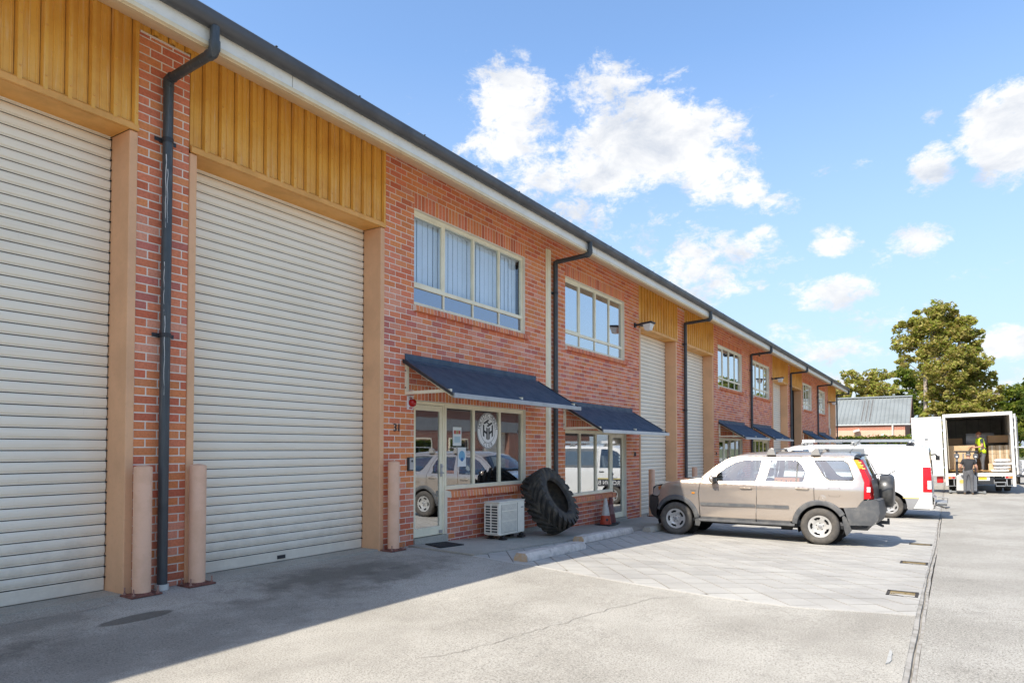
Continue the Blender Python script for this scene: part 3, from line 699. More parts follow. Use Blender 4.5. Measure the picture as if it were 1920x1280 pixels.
def windows():
    fr_m = M['cream']
    for k, (a, b) in enumerate(UP):
        y = .055; z0, z1 = WZ0, WZ1; tr = z0 + .30
        f = MB(); t = .05
        f.box(a + .004, b - .004, y, y + .06, z1 - .065, z1 - .004); f.box(a + .004, b - .004, y, y + .06, z0 + .0, z0 + .045)
        f.box(a + .004, a + .05, y + .001, y + .059, z0, z1 - .01); f.box(b - .05, b - .004, y + .001, y + .059, z0, z1 - .01)
        f.box(a + .004, b - .004, y - .004, y + .056, tr - .03, tr + .03)
        w4 = (b - a) / 4
        win = f.build('window', fr_m, B, bevel=.003)
        for q in (1, 2, 3):
            m = MB(); x = a + q * w4
            m.box(x - .024, x + .024, y - .006 if q == 2 else y + .004, y + .05, tr + .03, z1 - .06); m.box(x - .016, x + .016, y + .006, y + .05, z0 + .045, tr - .03)
            m.build('mullion', fr_m, win, bevel=.002)
        sx = MB(); x = a + w4                                             # the sliding sash on the left has its own frame
        sx.box(a + .05, a + .075, y + .012, y + .046, tr + .03, z1 - .065); sx.box(x - .062, x - .026, y + .008, y + .046, tr + .03, z1 - .065)
        sx.box(a + .075, x - .062, y + .014, y + .044, tr + .03, tr + .055); sx.box(a + .075, x - .062, y + .014, y + .044, z1 - .09, z1 - .065)
        sx.build('sliding_sash', fr_m, win)
        gm = 'glass' if k == 0 else 'glass_mirror' if k in (1, 3) else 'glass_mirror'
        for q in range(4):
            for (p0, p1, mm) in ((tr + .03, z1 - .06, gm), (z0 + .045, tr - .03, 'glass_blue' if k == 0 else gm)):
                g_ = MB(); g_.box(a + q * w4 + .02, a + (q + 1) * w4 - .02, y + .026, y + .030, p0, p1)
                g_.build('pane', M[mm], win)
                if mm == 'glass_blue':
                    g_ = MB(); g_.box(a + q * w4 + .02, a + (q + 1) * w4 - .02, y + .032, y + .034, p0, p1 - .012); g_.build('blue_backing', M['film'], win)  # opaque blue sheet just behind each lower pane
        if k == 0:
            for q in range(24):
                x = a + .08 + q * (b - a - .2) / 23; w_ = .068; an = .10
                s = MB(); s.box(-w_, w_, -.0015, .0015, tr + .035, z1 - .07, T=Matrix.Translation((x, y + .13, 0)) @ Matrix.Rotation(an + rnd.uniform(-.05, .05), 4, 'Z'))
                s.build('blind_slat', M['blind'], win)
            hd = MB(); hd.box(a + .02, b - .02, y + .10, y + .16, z1 - .07, z1 - .02); hd.build('blind_rail', M['white'], win)
    for k, s in enumerate(SHOPS):
        y = .06; (d0, d1), (w0, w1) = s['door'], s['win']; hd, si, ft = s['head'], s['sill'], s['foot'] + .045
        left = d0 < w0
        f = MB(); f.box(w0 + .003, w1 - .003, y, y + .06, hd - .075, hd - .004); f.box(w0 + .003, w1 - .003, y - .012, y + .06, si - .02, si + .05)
        f.box(w0 + .003, w0 + .052, y + .001, y + .059, si + .05, hd - .075); f.box(w1 - .052, w1 - .003, y + .001, y + .059, si + .05, hd - .075)
        win = f.build('shop_window', fr_m, B, bevel=.003)
        wn = 3; w3 = (w1 - w0) / wn
        for q in range(1, wn):
            m = MB(); x = w0 + q * w3; m.box(x - .027, x + .027, y - .004, y + .05, si + .05, hd - .075); m.build('mullion', fr_m, win, bevel=.002)
        for q in range(wn):
            g_ = MB(); g_.box(w0 + q * w3 + .03, w0 + (q + 1) * w3 - .03, y + .026, y + .030, si + .05, hd - .075); g_.build('pane', M['glass_shop'], win)
            if q in (0, 2):
                sh = MB(); x0_, x1_ = w0 + q * w3 + .034, w0 + (q + 1) * w3 - .034
                for bx in ((x0_, x0_ + .03, si + .05, hd - .076), (x1_ - .03, x1_, si + .05, hd - .076), (x0_ + .03, x1_ - .03, si + .05, si + .085), (x0_ + .03, x1_ - .03, hd - .11, hd - .076)):
                    sh.box(bx[0], bx[1], y + .034, y + .05, bx[2], bx[3])
                sh.build('sliding_sash', fr_m, win)
        if k < 2:
            for q in range(19 if k == 0 else 0):
                x = w0 + .09 + q * (w1 - w0 - .18) / 18
                st = MB(); st.box(-.004, .004, -.044, .044, si + .06, hd - .09, T=Matrix.Translation((x, y + .17, 0)) @ Matrix.Rotation(.55, 4, 'Z')); st.build('blind_slat', M['blind'], win)
        # the glazed door beside it
        f = MB(); f.box(d0 + .003, d1 - .003, y, y + .06, hd - .05, hd - .004); f.box(d0 + .003, d0 + .05, y + .001, y + .059, ft, hd - .05); f.box(d1 - .05, d1 - .003, y + .001, y + .059, ft, hd - .05)
        door = f.build('glass_door', fr_m, B, bevel=.003)
        lf = MB(); a, b = d0 + .056, d1 - .056
        lf.box(a, a + .06, y + .006, y + .05, ft + .012, hd - .056); lf.box(b - .06, b, y + .006, y + .05, ft + .012, hd - .056)
        lf.box(a + .06, b - .06, y + .008, y + .048, hd - .14, hd - .056); lf.box(a + .06, b - .06, y + .008, y + .048, ft + .012, ft + .14)
        lf.build('door_leaf', fr_m, door, bevel=.002)
        g_ = MB(); g_.box(a + .06, b - .06, y + .026, y + .031, ft + .14, hd - .14); g_.build('pane', M['glass_shop'], door)
        hx = b - .03 if left else a + .03
        hn = MB(); hn.box(hx - .02, hx + .02, y - .008, y + .006, ft + .92, ft + 1.12); hn.tube([(hx, y - .008, ft + .98), (hx, y - .05, ft + .98), (hx - (.11 if left else -.11), y - .055, ft + .98)], .009, 8)
        hn.cyl((hx, y - .025, ft + 1.08), (hx, y + .0, ft + 1.08), .02, n=12); hn.build('handle', M['grey_steel'], door, smooth=40)
        lk = MB(); lk.box(hx - .05, hx + .03, y - .006, y + .006, ft + .03, ft + .075); lk.build('bottom_bolt', M['grey_steel'], door)
windows()

def shell():
    """roof, eave, end walls and the rooms behind the glass"""
    X0, X1 = -4.2, 53.25
    b = MB(); b.prism([(-.82, 5.625), (13, 9.2), (13, 9.12), (-.786, 5.56)], lambda u, v, d: (d, u, v), X0, X1 + .35)
    roof = b.build('roof', M['roof'], B)
    f = MB(); f.box(X0, X1 + .35, -.785, -.76, 5.335, 5.59); f.build('fascia', M['fascia'], B)
    f = MB()
    for x in (4.9, 12.55, 20.9, 29.4, 37.9, 46.2): f.box(x - .004, x + .004, -.7875, -.785, 5.35, 5.49)
    f.build('fascia_joints', flat('fascia_joint', (.45, .40, .33), .7), B)
    s = MB(); s.prism([(-.758, 5.31), (0.03, ZT + .03), (0.03, ZT - .012), (-.758, 5.29)], lambda u, v, d: (d, u, v), X0, X1 + .3); s.build('soffit', M['soffit'], B)
    l = MB(); l.box(X0, X1 + .35, -.80, -.745, 5.298, 5.343); l.build('fascia_batten', M['soffit'], B, bevel=.004)
    g = MB(); pr = [(-.79, 5.60), (-.79, 5.475), (-.82, 5.465), (-.865, 5.475), (-.895, 5.505), (-.905, 5.55), (-.905, 5.60), (-.893, 5.615), (-.88, 5.603), (-.89, 5.592), (-.89, 5.55), (-.88, 5.515), (-.858, 5.49), (-.82, 5.48), (-.803, 5.487), (-.803, 5.60)]
    g.prism(pr, lambda u, v, d: (d, u, v), X0, X1 + .40); gut = g.build('gutter', M['gutter'], B, smooth=35)
    br = MB(); x = 4.6
    while x < 30: br.box(x - .012, x + .012, -.907, -.79, 5.616, 5.621); x += 1.2
    br.build('gutter_straps', M['gutter'], gut, kind='stuff')
    e = MB(); e.prism([(0.105, -.5), (0.105, ZT), (13, 9.0), (13, -.5)], lambda u, v, d: (d, u, v), X1 - .2, X1); e.build('end_wall', M['brown_brick'], B)
    e = MB(); e.prism([(0.105, -.5), (0.105, ZT), (13, 9.0), (13, -.5)], lambda u, v, d: (d, u, v), X0, X0 + .2); e.build('end_wall', M['brown_brick'], B)
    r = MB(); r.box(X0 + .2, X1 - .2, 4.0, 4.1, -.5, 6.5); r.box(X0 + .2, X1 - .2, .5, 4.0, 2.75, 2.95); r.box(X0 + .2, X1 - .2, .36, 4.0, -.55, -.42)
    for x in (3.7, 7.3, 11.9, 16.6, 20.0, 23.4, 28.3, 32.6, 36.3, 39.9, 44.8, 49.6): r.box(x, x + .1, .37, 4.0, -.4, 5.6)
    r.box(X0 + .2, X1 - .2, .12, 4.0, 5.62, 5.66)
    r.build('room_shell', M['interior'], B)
    # cream cover strip on the party wall
    c = MB(); c.box(11.82, 11.99, -.016, .006, gz(11.9, 0), 5.42); c.box(11.87, 11.99, -.032, -.016, gz(11.9, 0), 5.42); c.build('cover_strip', M['cream'], B, bevel=.003)
    for x in (23.34, 32.6, 39.88): 
        c = MB(); c.box(x - .035, x - .012, -.02, .0, -.4, LIN); c.build('corner_strip', M['tan'], B)
    # round downpipes
    clip_m = M['dark_steel']
    for k, x in enumerate((3.92, 12.10, 20.2, 28.42, 36.6, 45.0, 53.32)):
        r_ = .049; y0 = -.075; zb = gz(x, 0) + (.04 if k != 5 else 1.86)
        p = MB(); yo = -.85
        p.cyl((x, yo, 5.48), (x, yo, 5.27), .046, n=16); p.tube([(x, yo, 5.34), (x, yo, 5.27), (x, yo + .03, 5.235), (x, yo + .09, 5.23)], .054, 16)
        p.cyl((x, yo + .02, 5.235), (x, y0 - .02, 5.195), .046, n=16)
        p.tube([(x, y0 - .07, 5.20), (x, y0, 5.185), (x, y0, 5.10)], .054, 16); p.cyl((x, y0, 5.15), (x, y0, zb), r_, n=20)
        pipe = p.build('downpipe', M['pipe'], B, smooth=40)
        for zz in (4.56, 2.56) if k != 5 else (4.5,):
            c = MB(); c.cyl((x, y0, zz - .022), (x, y0, zz + .022), .055, n=20); c.box(x - .115, x + .115, -.034, -.028, zz - .02, zz + .02); c.box(x - .05, x + .05, -.05, -.002, zz - .018, zz + .018)
            c.cyl((x - .09, -.034, zz), (x - .09, -.040, zz), .010, n=8); c.build('pipe_clip', clip_m, pipe)
        if k == 0:
            c = MB(); c.cyl((x, y0, -.01), (x, y0, .05), .064, n=20); c.build('collar', M['offwhite'], pipe, smooth=40)
            dr = MB()
            for (xx, z_, l_, w_) in ((-.035, 4.4, .75, .004), (-.022, 4.25, .55, .003), (-.038, 3.3, .5, .003), (-.03, 2.75, .8, .003)):
                n = 9; dr.tube([(x + xx + .004 * math.sin(i * 1.7), y0 - math.sqrt(max(0, r_ ** 2 - xx ** 2)), z_ - l_ * i / n) for i in range(n + 1)], [w_ * (1 - .5 * i / n) for i in range(n + 1)], 5)
            dr.build('dried_paint_runs', M['white'], pipe)
        if k == 5:
            c = MB(); c.box(x - .1, x + .1, -.2, -.02, 1.8, 2.0); c.build('pipe_shoe', M['white'], pipe, bevel=.02)
    # vent and meter box
    v = MB(); v.box(30.0, 30.18, -.03, .01, 5.33, 5.47); v.build('vent', M['black'], B)
    v = MB(); v.box(49.62, 49.9, -.12, -.02, 2.3, 2.75); v.cyl((49.76, -.07, 2.3), (49.76, -.07, .2), .03); v.build('meter_box', M['offwhite'], B, bevel=.02)
shell()
# ------------------------------------------------------------------ things fixed to or standing by the wall
def awning(x0, x1, zt, label, zf=None):
    """sloping navy sheet on cream triangular brackets"""
    r = thing('awning', label, 'awning', (x0, 0, zt), 0, 'navy window awnings'); w = x1 - x0; out = .87; dz = -.52
    nrm = Vector((0, dz, out)).normalized()
    b = MB(); n = int(w / .038); rows = []
    for j, (y, z) in enumerate(((-.016, -.05), (-out - .03, -.05 + dz * (out + .014) / out))):
        rows.append([(w * i / (2 * n), y, z + (.007 if i % 2 else 0)) for i in range(2 * n + 1)])
    b.strip(rows); b.strip([[(x, y, z - .012) for x, y, z in q] for q in rows])
    b.box(-.012, .0, -.02, -.012, -.08, -.03)
    sh = b.build('roof_sheet', M['awning'], r)
    f = MB(); f.box(.05, w - .08, -.014, .001, -.045, .055); f.prism([(-.014, -.04), (-.075, -.078), (-.075, -.070), (-.014, -.028)], lambda u, v, d: (d, u, v), .05, w - .08); f.build('wall_flashing', M['awning'], r)
    for x in (-.012, w - .02):
        e = MB(); e.prism([(-.012, -.085), (-out - .05, -.085 + dz), (-out - .05, -.045 + dz), (-.012, -.03)], lambda u, v, d: (d, u, v), x, x + .032); e.build('edge_trim', M['dark_steel'], r)
    g = MB(); g.box(.03, w + .02, -out - .075, -out - .035, dz - .115, dz - .045); g.build('front_channel', M['grey_steel'] if 'nearest' in label else flat('pale_channel', (.6, .6, .57), .5), r, bevel=.006)
    for x in (.05, w * .5, w - .1):
        t = MB(); s = .045
        t.box(x, x + s, -s, -.001, -.55, -.10); t.box(x, x + s, -out + .02, -s, -.55, -.55 + s)
        t.prism([(-.002, -.10), (-.002, -.065), (-out, -.065 + dz), (-out, -.10 + dz)], lambda u, v, d: (d, u, v), x + .004, x + s - .004)
        br = t.build('bracket', M['cream'], r)
        q = MB()
        for zz in (-.20, -.45): q.cyl((x - .002, -.022, zz), (x - .012, -.022, zz), .010, n=6)
        q.build('bolts', M['black'], br, kind='stuff')
    return r
awning(7.58, 11.5, 2.76, 'navy sheet awning over shop door 31, nearest the camera')
awning(12.5, 16.3, 2.36, 'navy sheet awning over the shop window beside the road cones')
awning(23.9, 27.6, 2.36, 'navy sheet awning just past the second brick pier, its cream bracket visible')
awning(28.7, 32.3, 2.36, 'navy sheet awning right after the downpipe above the wagon bonnet')
awning(40.2, 43.6, 2.36, 'small far navy awning with its cream bracket, above the van roof')
awning(45.2, 48.6, 2.36, 'farthest navy awning, next to the building corner and hedge')

def bollard(x, y, h, label):
    z = gz(x, y); r = thing('bollard', label, 'bollard', (x, y, z), 0, 'tan steel bollards by the roller doors')
    p = MB(); p.lathe([(0.001, h + .018), (.05, h + .012), (.08, h), (.083, h - .008), (.083, .0)], 28); p.build('post', M['bollard'], r, smooth=35)
    f = MB(); f.box(-.15, .15, -.11, .11, 0, .018); f.build('base_plate', M['rust'], r, bevel=.004)
    for sx in (-.118, .118):
        for sy in (-.08, .08):
            b = MB(); b.cyl((sx, sy, .018), (sx, sy, .034), .016, n=6); b.cyl((sx, sy, .03), (sx, sy, .085), .0075, n=8); b.build('bolt', M['rusty_bolt'], r)
    w = MB(); w.lathe([(.098, .018), (.083, .034)], 20); w.build('weld', M['rust'], r)
M['bollard'] = painted('tan_bollard_paint', (.80, .485, .315), .6, .1, scale=6, dcol=(.72, .43, .27), streak=(6, (1, 1, .6), .25, (.66, .43, .33)))
M['rusty_bolt'] = flat('rusty_bolt', (.36, .20, .15), .8, dirt=.4, scale=30)
bollard(3.66, -.17, 1.24, 'tan steel bollard on the left of the near brick pier')
bollard(4.25, -.15, 1.24, 'tan steel bollard on the right of the near brick pier')
bollard(7.26, -.13, 1.25, 'tan steel bollard beside the number 31 wall')
bollard(17.15, -.16, 1.24, 'tan steel bollard ahead of the wagon headlight')
bollard(20.75, -.16, 1.24, 'tan steel bollard seen over the wagon bonnet')

def wall_light(x, z, label):
    r = thing('wall_light', label, 'lamp', (x, 0, z), 0, 'floodlights on brackets along the wall')
    b = MB(); b.box(-.05, .05, -.03, .001, -.06, .06); b.tube([(0, -.02, 0), (0, -.12, .01), (0, -.22, .035)], .028, 10); b.build('arm', M['dark_steel'], r)
    h = MB(); h.prism([(-.10, .00), (-.30, .04), (-.50, .055), (-.53, .03), (-.51, .0), (-.14, -.04)], lambda u, v, d: (d, u, v), -.13, .13); h.build('head', M['dark_steel'], r, bevel=.02)
    l = MB(); T = Matrix.Translation((0, -.37, -.17)); a, c = (.085, .07), (.125, .115)
    vs = [(sx * a[0], -.37 + sy * a[1], -.165) for sx, sy in ((-1, -1), (1, -1), (1, 1), (-1, 1))] + [(sx * c[0], -.37 + sy * c[1], .0) for sx, sy in ((-1, -1), (1, -1), (1, 1), (-1, 1))]
    l.add(vs, [(3, 2, 1, 0), (0, 1, 5, 4), (1, 2, 6, 5), (2, 3, 7, 6), (3, 0, 4, 7), (4, 5, 6, 7)]); l.build('diffuser', flat('milky_lens', (.78, .77, .73), .25, dirt=.06), r, bevel=.012)
wall_light(16.42, 4.57, 'dark floodlight with milky lens beside the second upper window, nearest of three')
wall_light(32.5, 4.57, 'middle floodlight of three, after the fourth upper window')
wall_light(49.4, 4.45, 'farthest floodlight of three, near the building corner')

def small_fixings():
    r = thing('alarm_strobe', 'red alarm strobe on a white plate over the number 31', 'alarm', (7.74, 0, 2.09), 0)
    p = MB(); p.box(-.065, .065, -.022, .001, -.10, .10); p.build('plate', M['white'], r, bevel=.004)
    p = MB(); p.lathe([(.058, 0), (.060, .03), (.05, .062), (.025, .08), (.001, .084)], 20, Matrix.Translation((.012, -.022, .0)) @ Matrix.Rotation(R(90), 4, 'X')); p.build('dome', painted('red_lens', (.42, .012, .012), .15, .05), r, smooth=50)
    for z, w in ((.075, .06), (-.075, .075)):
        t = MB(); t.box(-w / 2, w / 2, -.024, -.022, z - .009, z + .009); t.build('printed_band', M['red'], r)
    r = thing('intercom', 'grey and black door intercom beside the glass door', 'intercom', (7.745, 0, 1.18), 0)
    p = MB(); p.box(-.06, .06, -.03, .001, -.10, .10); p.build('case', M['black'], r, bevel=.006)
    p = MB(); p.box(-.035, .055, -.036, -.03, -.085, .09); p.build('face_plate', M['grey_steel'], r, bevel=.004)
    p = MB(); p.cyl((.015, -.036, .045), (.015, -.04, .045), .018, n=16); p.build('camera_eye', M['black'], r)
    def number(txt, x, z, size, label):
        me = text_mesh(txt, size, .006); me.materials.append(flat('number_black', (.03, .03, .035), .5))
        o = inst('house_number', me, None, (x, -.008, z)); o.rotation_euler = (R(90), 0, 0); tag(o, label, 'house number')
    number('31', 7.46, 1.71, .16, 'black house number 31 screwed to the brick wall')
    number('30', 16.38, 1.26, .16, 'black house number 30 on the brick beside the roller door')
    number('29', 23.62, 1.22, .16, 'small black number 29 on the far brickwork')
    # rubber mat on the path
    m = MB(); pts = [(7.84, -.51), (8.43, -.50), (8.46, -.12), (7.98, -.11)]
    m.prism(pts, lambda u, v, d: (u, v, gz(u, v) + .014 + d), 0, .014)
    mat_ = m.build('door_mat', painted('rubber_mat', (.022, .022, .022), .85, .3, scale=60, grain=(120, .8, .01))); tag(mat_, 'black rubber door mat lying in front of the glass door', 'mat')
small_fixings()

def shop_signs():
    y = .082
    r = thing('window_decal', 'white oval club decal with a black HH cube on the shop window', 'decal', (9.91, y, 1.725), 0)
    def oval(a, b, d0, d1, mat, name, n=48, hole=None):
        m = MB(); o_ = [(a * math.cos(2 * math.pi * k / n), b * math.sin(2 * math.pi * k / n)) for k in range(n)]
        if hole is None: m.prism(o_, lambda u, v, d: (u, d, v), d0, d1)
        else:
            i_ = [(u * hole, v * hole) for u, v in o_]
            m.strip([[(u, d0, v) for u, v in o_], [(u, d0, v) for u, v in i_]], closed=True)
        m.build(name, mat, r)
    wh = flat('decal_white', (.82, .82, .81), .5, dirt=.03); bk = flat('decal_black', (.022, .022, .025), .5, dirt=.03)
    A, Bv = .325, .315
    oval(A, Bv, 0, -.002, wh, 'disc'); oval(A * .985, Bv * .985, -.003, -.003, bk, 'outer_ring', hole=.97); oval(A * .70, Bv * .70, -.003, -.003, bk, 'inner_ring', hole=.965)
    m = MB()
    def quad(p, tx, ty):   # letter H laid on a parallelogram face
        o0, ex, ez = p
        for (u0, u1, v0, v1) in ((0, .3, 0, 1), (.7, 1, 0, 1), (.3, .7, .40, .60)):
            vs = [tuple(o0[k] + ex[k] * u + ez[k] * v for k in (0, 1)) for u, v in ((u0, v0), (u1, v0), (u1, v1), (u0, v1))]
            m.add([(a, -.004, b) for a, b in vs], [(0, 1, 2, 3)])
    quad(((-.125, -.075), (.118, -.058), (0, .165)), 0, 0)
    quad(((.007, -.133), (.118, .058), (0, .165)), 0, 0)
    quad(((-.118, .105), (.118, -.055), (.118, .055)), 0, 0)
    m.v = [(x * 1.25, y_, z * 1.25) for x, y_, z in m.v]; m.build('cube_mark', bk, r)
    def arc(txt, rx, rz, a0, a1, size, flip=False):
        for k, ch in enumerate(txt):
            if ch == ' ': continue
            t = R(a0 + (a1 - a0) * k / (len(txt) - 1)); me = text_mesh(ch, size, .0005); me.materials.append(bk)
            o = inst('letter', me, r, (rx * math.cos(t), -.004, rz * math.sin(t)))
            rot = t - math.pi / 2 if not flip else t + math.pi / 2
            o.rotation_euler = (Matrix.Rotation(-rot, 3, 'Y') @ Matrix.Rotation(R(90), 3, 'X')).to_euler()
    arc('HOLISTIC HEALTH', A * .83, Bv * .83, 168, 12, .088); arc('CLUB', A * .83, Bv * .83, 246, 294, .088, True)
    for (x, z, w, h, col, lab) in ((9.02, 1.61, .23, .31, 'red', 'white notice with a red and blue picture stuck inside the shop window'), (9.15, 1.27, .23, .32, 'blue', 'white notice with a round blue picture taped low in the shop window')):
        r2 = thing('notice', lab, 'notice', (x, y + .012, z), 0)
        m = MB(); m.box(-w / 2, w / 2, -.012, -.010, -h / 2, h / 2); m.build('sheet', flat('paper_white', (.74, .77, .76), .6, dirt=.05), r2)
        if col == 'red':
            for k, c in enumerate(((.5, .08, .06), (.35, .28, .1), (.5, .09, .08))):
                q = MB(); q.box(-.09 + k * .062, -.035 + k * .062, -.014, -.012, .04, .10); q.build('picture', flat('notice_ink_%d' % k, c, .6), r2)
            q = MB(); q.box(-.08, .08, -.014, -.012, -.10, .0); q.build('text_block', flat('notice_blue', (.45, .6, .66), .6), r2)
        else:
            q = MB(); q.lathe([(.085, 0), (.085, .002), (.0, .002)], 24, Matrix.Translation((0, -.012, .02)) @ Matrix.Rotation(R(90), 4, 'X')); q.build('picture', flat('notice_pale_blue', (.18, .42, .62), .6), r2)
            q = MB(); q.lathe([(.035, 0), (.035, .002), (.0, .002)], 16, Matrix.Translation((0, -.0145, -.04)) @ Matrix.Rotation(R(90), 4, 'X')); q.build('picture_spot', flat('notice_deep_blue', (.03, .16, .42), .6), r2)
shop_signs()

def ac_unit():
    z = gz(9.8, -.35); r = thing('air_conditioner', 'cream outdoor air conditioner unit on black feet under the shop window', 'air conditioner', (9.40, -.50, z + .012), 0)
    w, d, z0, z1 = .80, .30, .085, .625
    c = MB(); c.box(.014, w, .0, d, z0, z1); body = c.build('casing', M['ac'], r, bevel=.012)
    lid = MB(); lid.box(-.004, w + .008, -.008, d + .006, z1 + .0005, z1 + .022); lid.build('lid', M['ac'], r, bevel=.01)
    # louvred end and the front grille
    e = MB(); e.box(.008, .0138, .03, d - .02, z0 + .03, z1 - .03); e.build('end_recess', flat('ac_shadow', (.05, .05, .048), .8), r)
    for k in range(11):
        zz = z0 + .035 + k * .0455; q = MB(); q.box(-.004, .010, .024, d - .014, zz, zz + .016); q.build('end_slat', M['ac'], r)
    for y in (.014, d * .52, d - .024):
        q = MB(); q.box(-.006, .010, y, y + .02, z0 + .02, z1 - .02); q.build('end_rib', M['ac'], r)
    p = MB(); p.box(.06, .53, -.010, -.0005, z0 + .04, z1 - .03); p.build('grille_panel', flat('ac_grille', (.50, .485, .43), .6, dirt=.2, scale=6), r, bevel=.006)
    for k in range(24):
        zz = z0 + .055 + k * .0195; q = MB(); q.box(.068, .522, -.016, -.010, zz, zz + .010); q.build('grille_bar', M['ac'], r)
    for zz in (.235, .40):
        q = MB(); q.box(.062, .528, -.019, -.010, z0 + zz - .008, z0 + zz + .008); q.build('grille_rib', M['ac'], r)
    q = MB(); q.box(.56, .565, -.004, -.0005, z0 + .02, z1 - .02); q.build('panel_seam', flat('ac_shadow', (.05, .05, .048), .8), r)
    q = MB(); q.box(.68, .76, -.003, -.0005, z1 - .115, z1 - .10); q.build('badge', flat('ac_badge', (.25, .25, .25), .5), r)
    for x in (.08, w - .14):
        for y in (.0, d - .06):
            f = MB(); f.box(x, x + .12, y - .03, y + .07, 0, .03); f.box(x + .025, x + .095, y - .01, y + .05, .03, .065); f.cyl((x + .06, y + .02, .06), (x + .06, y + .02, .086), .02, n=10); f.build('foot', M['black'], r)
    t = MB(); t.tube([(w, d - .06, .2), (w + .08, d - .03, .18), (w + .10, d + .1, .12), (w + .10, d + .25, .1)], .022, 10); t.tube([(w, d - .1, .17), (w + .12, d - .05, .1), (w + .16, d + .1, .03), (w + .2, d + .2, .02)], .012, 8); t.build('hose', M['black'], r)
M['ac'] = painted('cream_ac_enamel', (.82, .775, .65), .45, .12, scale=7)
ac_unit()

def big_tyre():
    n = Vector((0.05, -.865, .50)).normalized(); Rr, w = .605, .46
    c = Vector((11.0, -.56, gz(11.1, -.7) + .012 + Rr * .866 + w / 2 * .5 - .005))
    q = n.to_track_quat('Z', 'Y').to_matrix().to_4x4()
    r = thing('tractor_tyre', 'huge worn tractor tyre with chunky lugs leaning against the wall', 'tyre', tuple(c)); r.rotation_euler = q.to_euler()
    b = MB(); h = w / 2
    prof = [(.345, h * .80), (.352, h * .90), (.385, h * .97), (.44, h * 1.0), (.49, h * .97), (.525, h * .90), (.548, h * .78), (.558, h * .4), (.56, 0)]
    prof = prof + [(a, -z) for a, z in prof[-2::-1]] + [(.335, -h * .75), (.39, -h * .6), (.46, -h * .3), (.475, 0), (.46, h * .3), (.39, h * .6), (.335, h * .74)]
    b.lathe(prof, 64, close=True); b.build('carcass', M['rubber'], r, smooth=50)
    for rr in (.366, .515):
        t = MB(); t.lathe([(rr - .010, h * .93), (rr - .004, h * 1.015 - (.10 if rr > .5 else .045) * h), (rr + .006, h * 1.0 - (.10 if rr > .5 else .045) * h), (rr + .012, h * .9)], 64); t.build('bead_ring', M['rubber'], r, smooth=40)
    N_ = 24
    for side in (1, -1):
        lug = MB()
        sec = []
        for k in range(7):                      # a lug runs from the shoulder to past the centre, swept round the tread
            t = k / 6; zz = side * h * (1.0 - 1.06 * t); an = .0 + .40 * t * (1 + .25 * t); wd = .046 - .008 * t
            ri, ro = (.485, .578) if k == 0 else (.52, .593) if k == 1 else (.545, .600)
            half = wd / ro
            sec.append([(rr * math.cos(an + s_ * half * f), rr * math.sin(an + s_ * half * f), zz) for rr, s_, f in ((ri, -1, 1.25), (ro, -1, .85), (ro, 1, .85), (ri, 1, 1.25))])
        lug.strip(sec, closed=True); lug.add(sec[0], [(0, 1, 2, 3)]); lug.add(sec[-1], [(3, 2, 1, 0)])
        me = lug.mesh('lug', M['rubber'], 35)
        for k in range(N_):
            o = inst('lug', me, r); o.rotation_euler = (0, 0, 2 * math.pi * (k + (.5 if side < 0 else 0)) / N_)
M['rubber'] = painted('dusty_rubber', (.032, .029, .025), .85, .2, scale=7, grain=(60, .7, .012), dcol=(.11, .092, .068))
big_tyre()

def cones():
    for k, (x, y, col, lab, h) in enumerate(((13.97, -.30, (.52, .075, .03), 'faded orange and white road cone beside the shop door', .60), (14.46, -.20, (.17, .045, .04), 'dull dark red road cone standing behind the orange one', .60))):
        r = thing('traffic_cone', lab, 'cone', (x, y, gz(x, y) + .012), .3 * k, 'road cones by the door')
        m1 = flat('cone_body_%d' % k, col, .6, dirt=.35, scale=14); m2 = flat('cone_band_%d' % k, (.60, .56, .50) if k == 0 else (.24, .13, .12), .6, dirt=.3, scale=20)
        b = MB(); b.box(-.19, .19, -.19, .19, 0, .03); b.build('base', M['black'], r, bevel=.01)
        P = lambda z: .135 - (.135 - .030) * z / h
        for (z0, z1, mm, nm) in ((.03, .22, m1, 'lower_cone'), (.22, .44, m2, 'white_band'), (.44, .52, m1 if k else m2, 'upper_cone'), (.52, h, m2 if k == 0 else m1, 'tip')):
            c = MB(); c.lathe([(P(z0), z0), (P(z1), z1)] + ([(.001, h)] if z1 == h else []), 24); c.build(nm, mm, r, smooth=40)
        if k == 0:
            c = MB(); c.lathe([(.03, 0), (.03, .004), (.0, .004)], 14, Matrix.Translation((-.085, -.075, .13)) @ Matrix.Rotation(R(-48), 4, 'Z') @ Matrix.Rotation(R(80), 4, 'X')); c.build('dark_spot', M['black'], r)
cones()

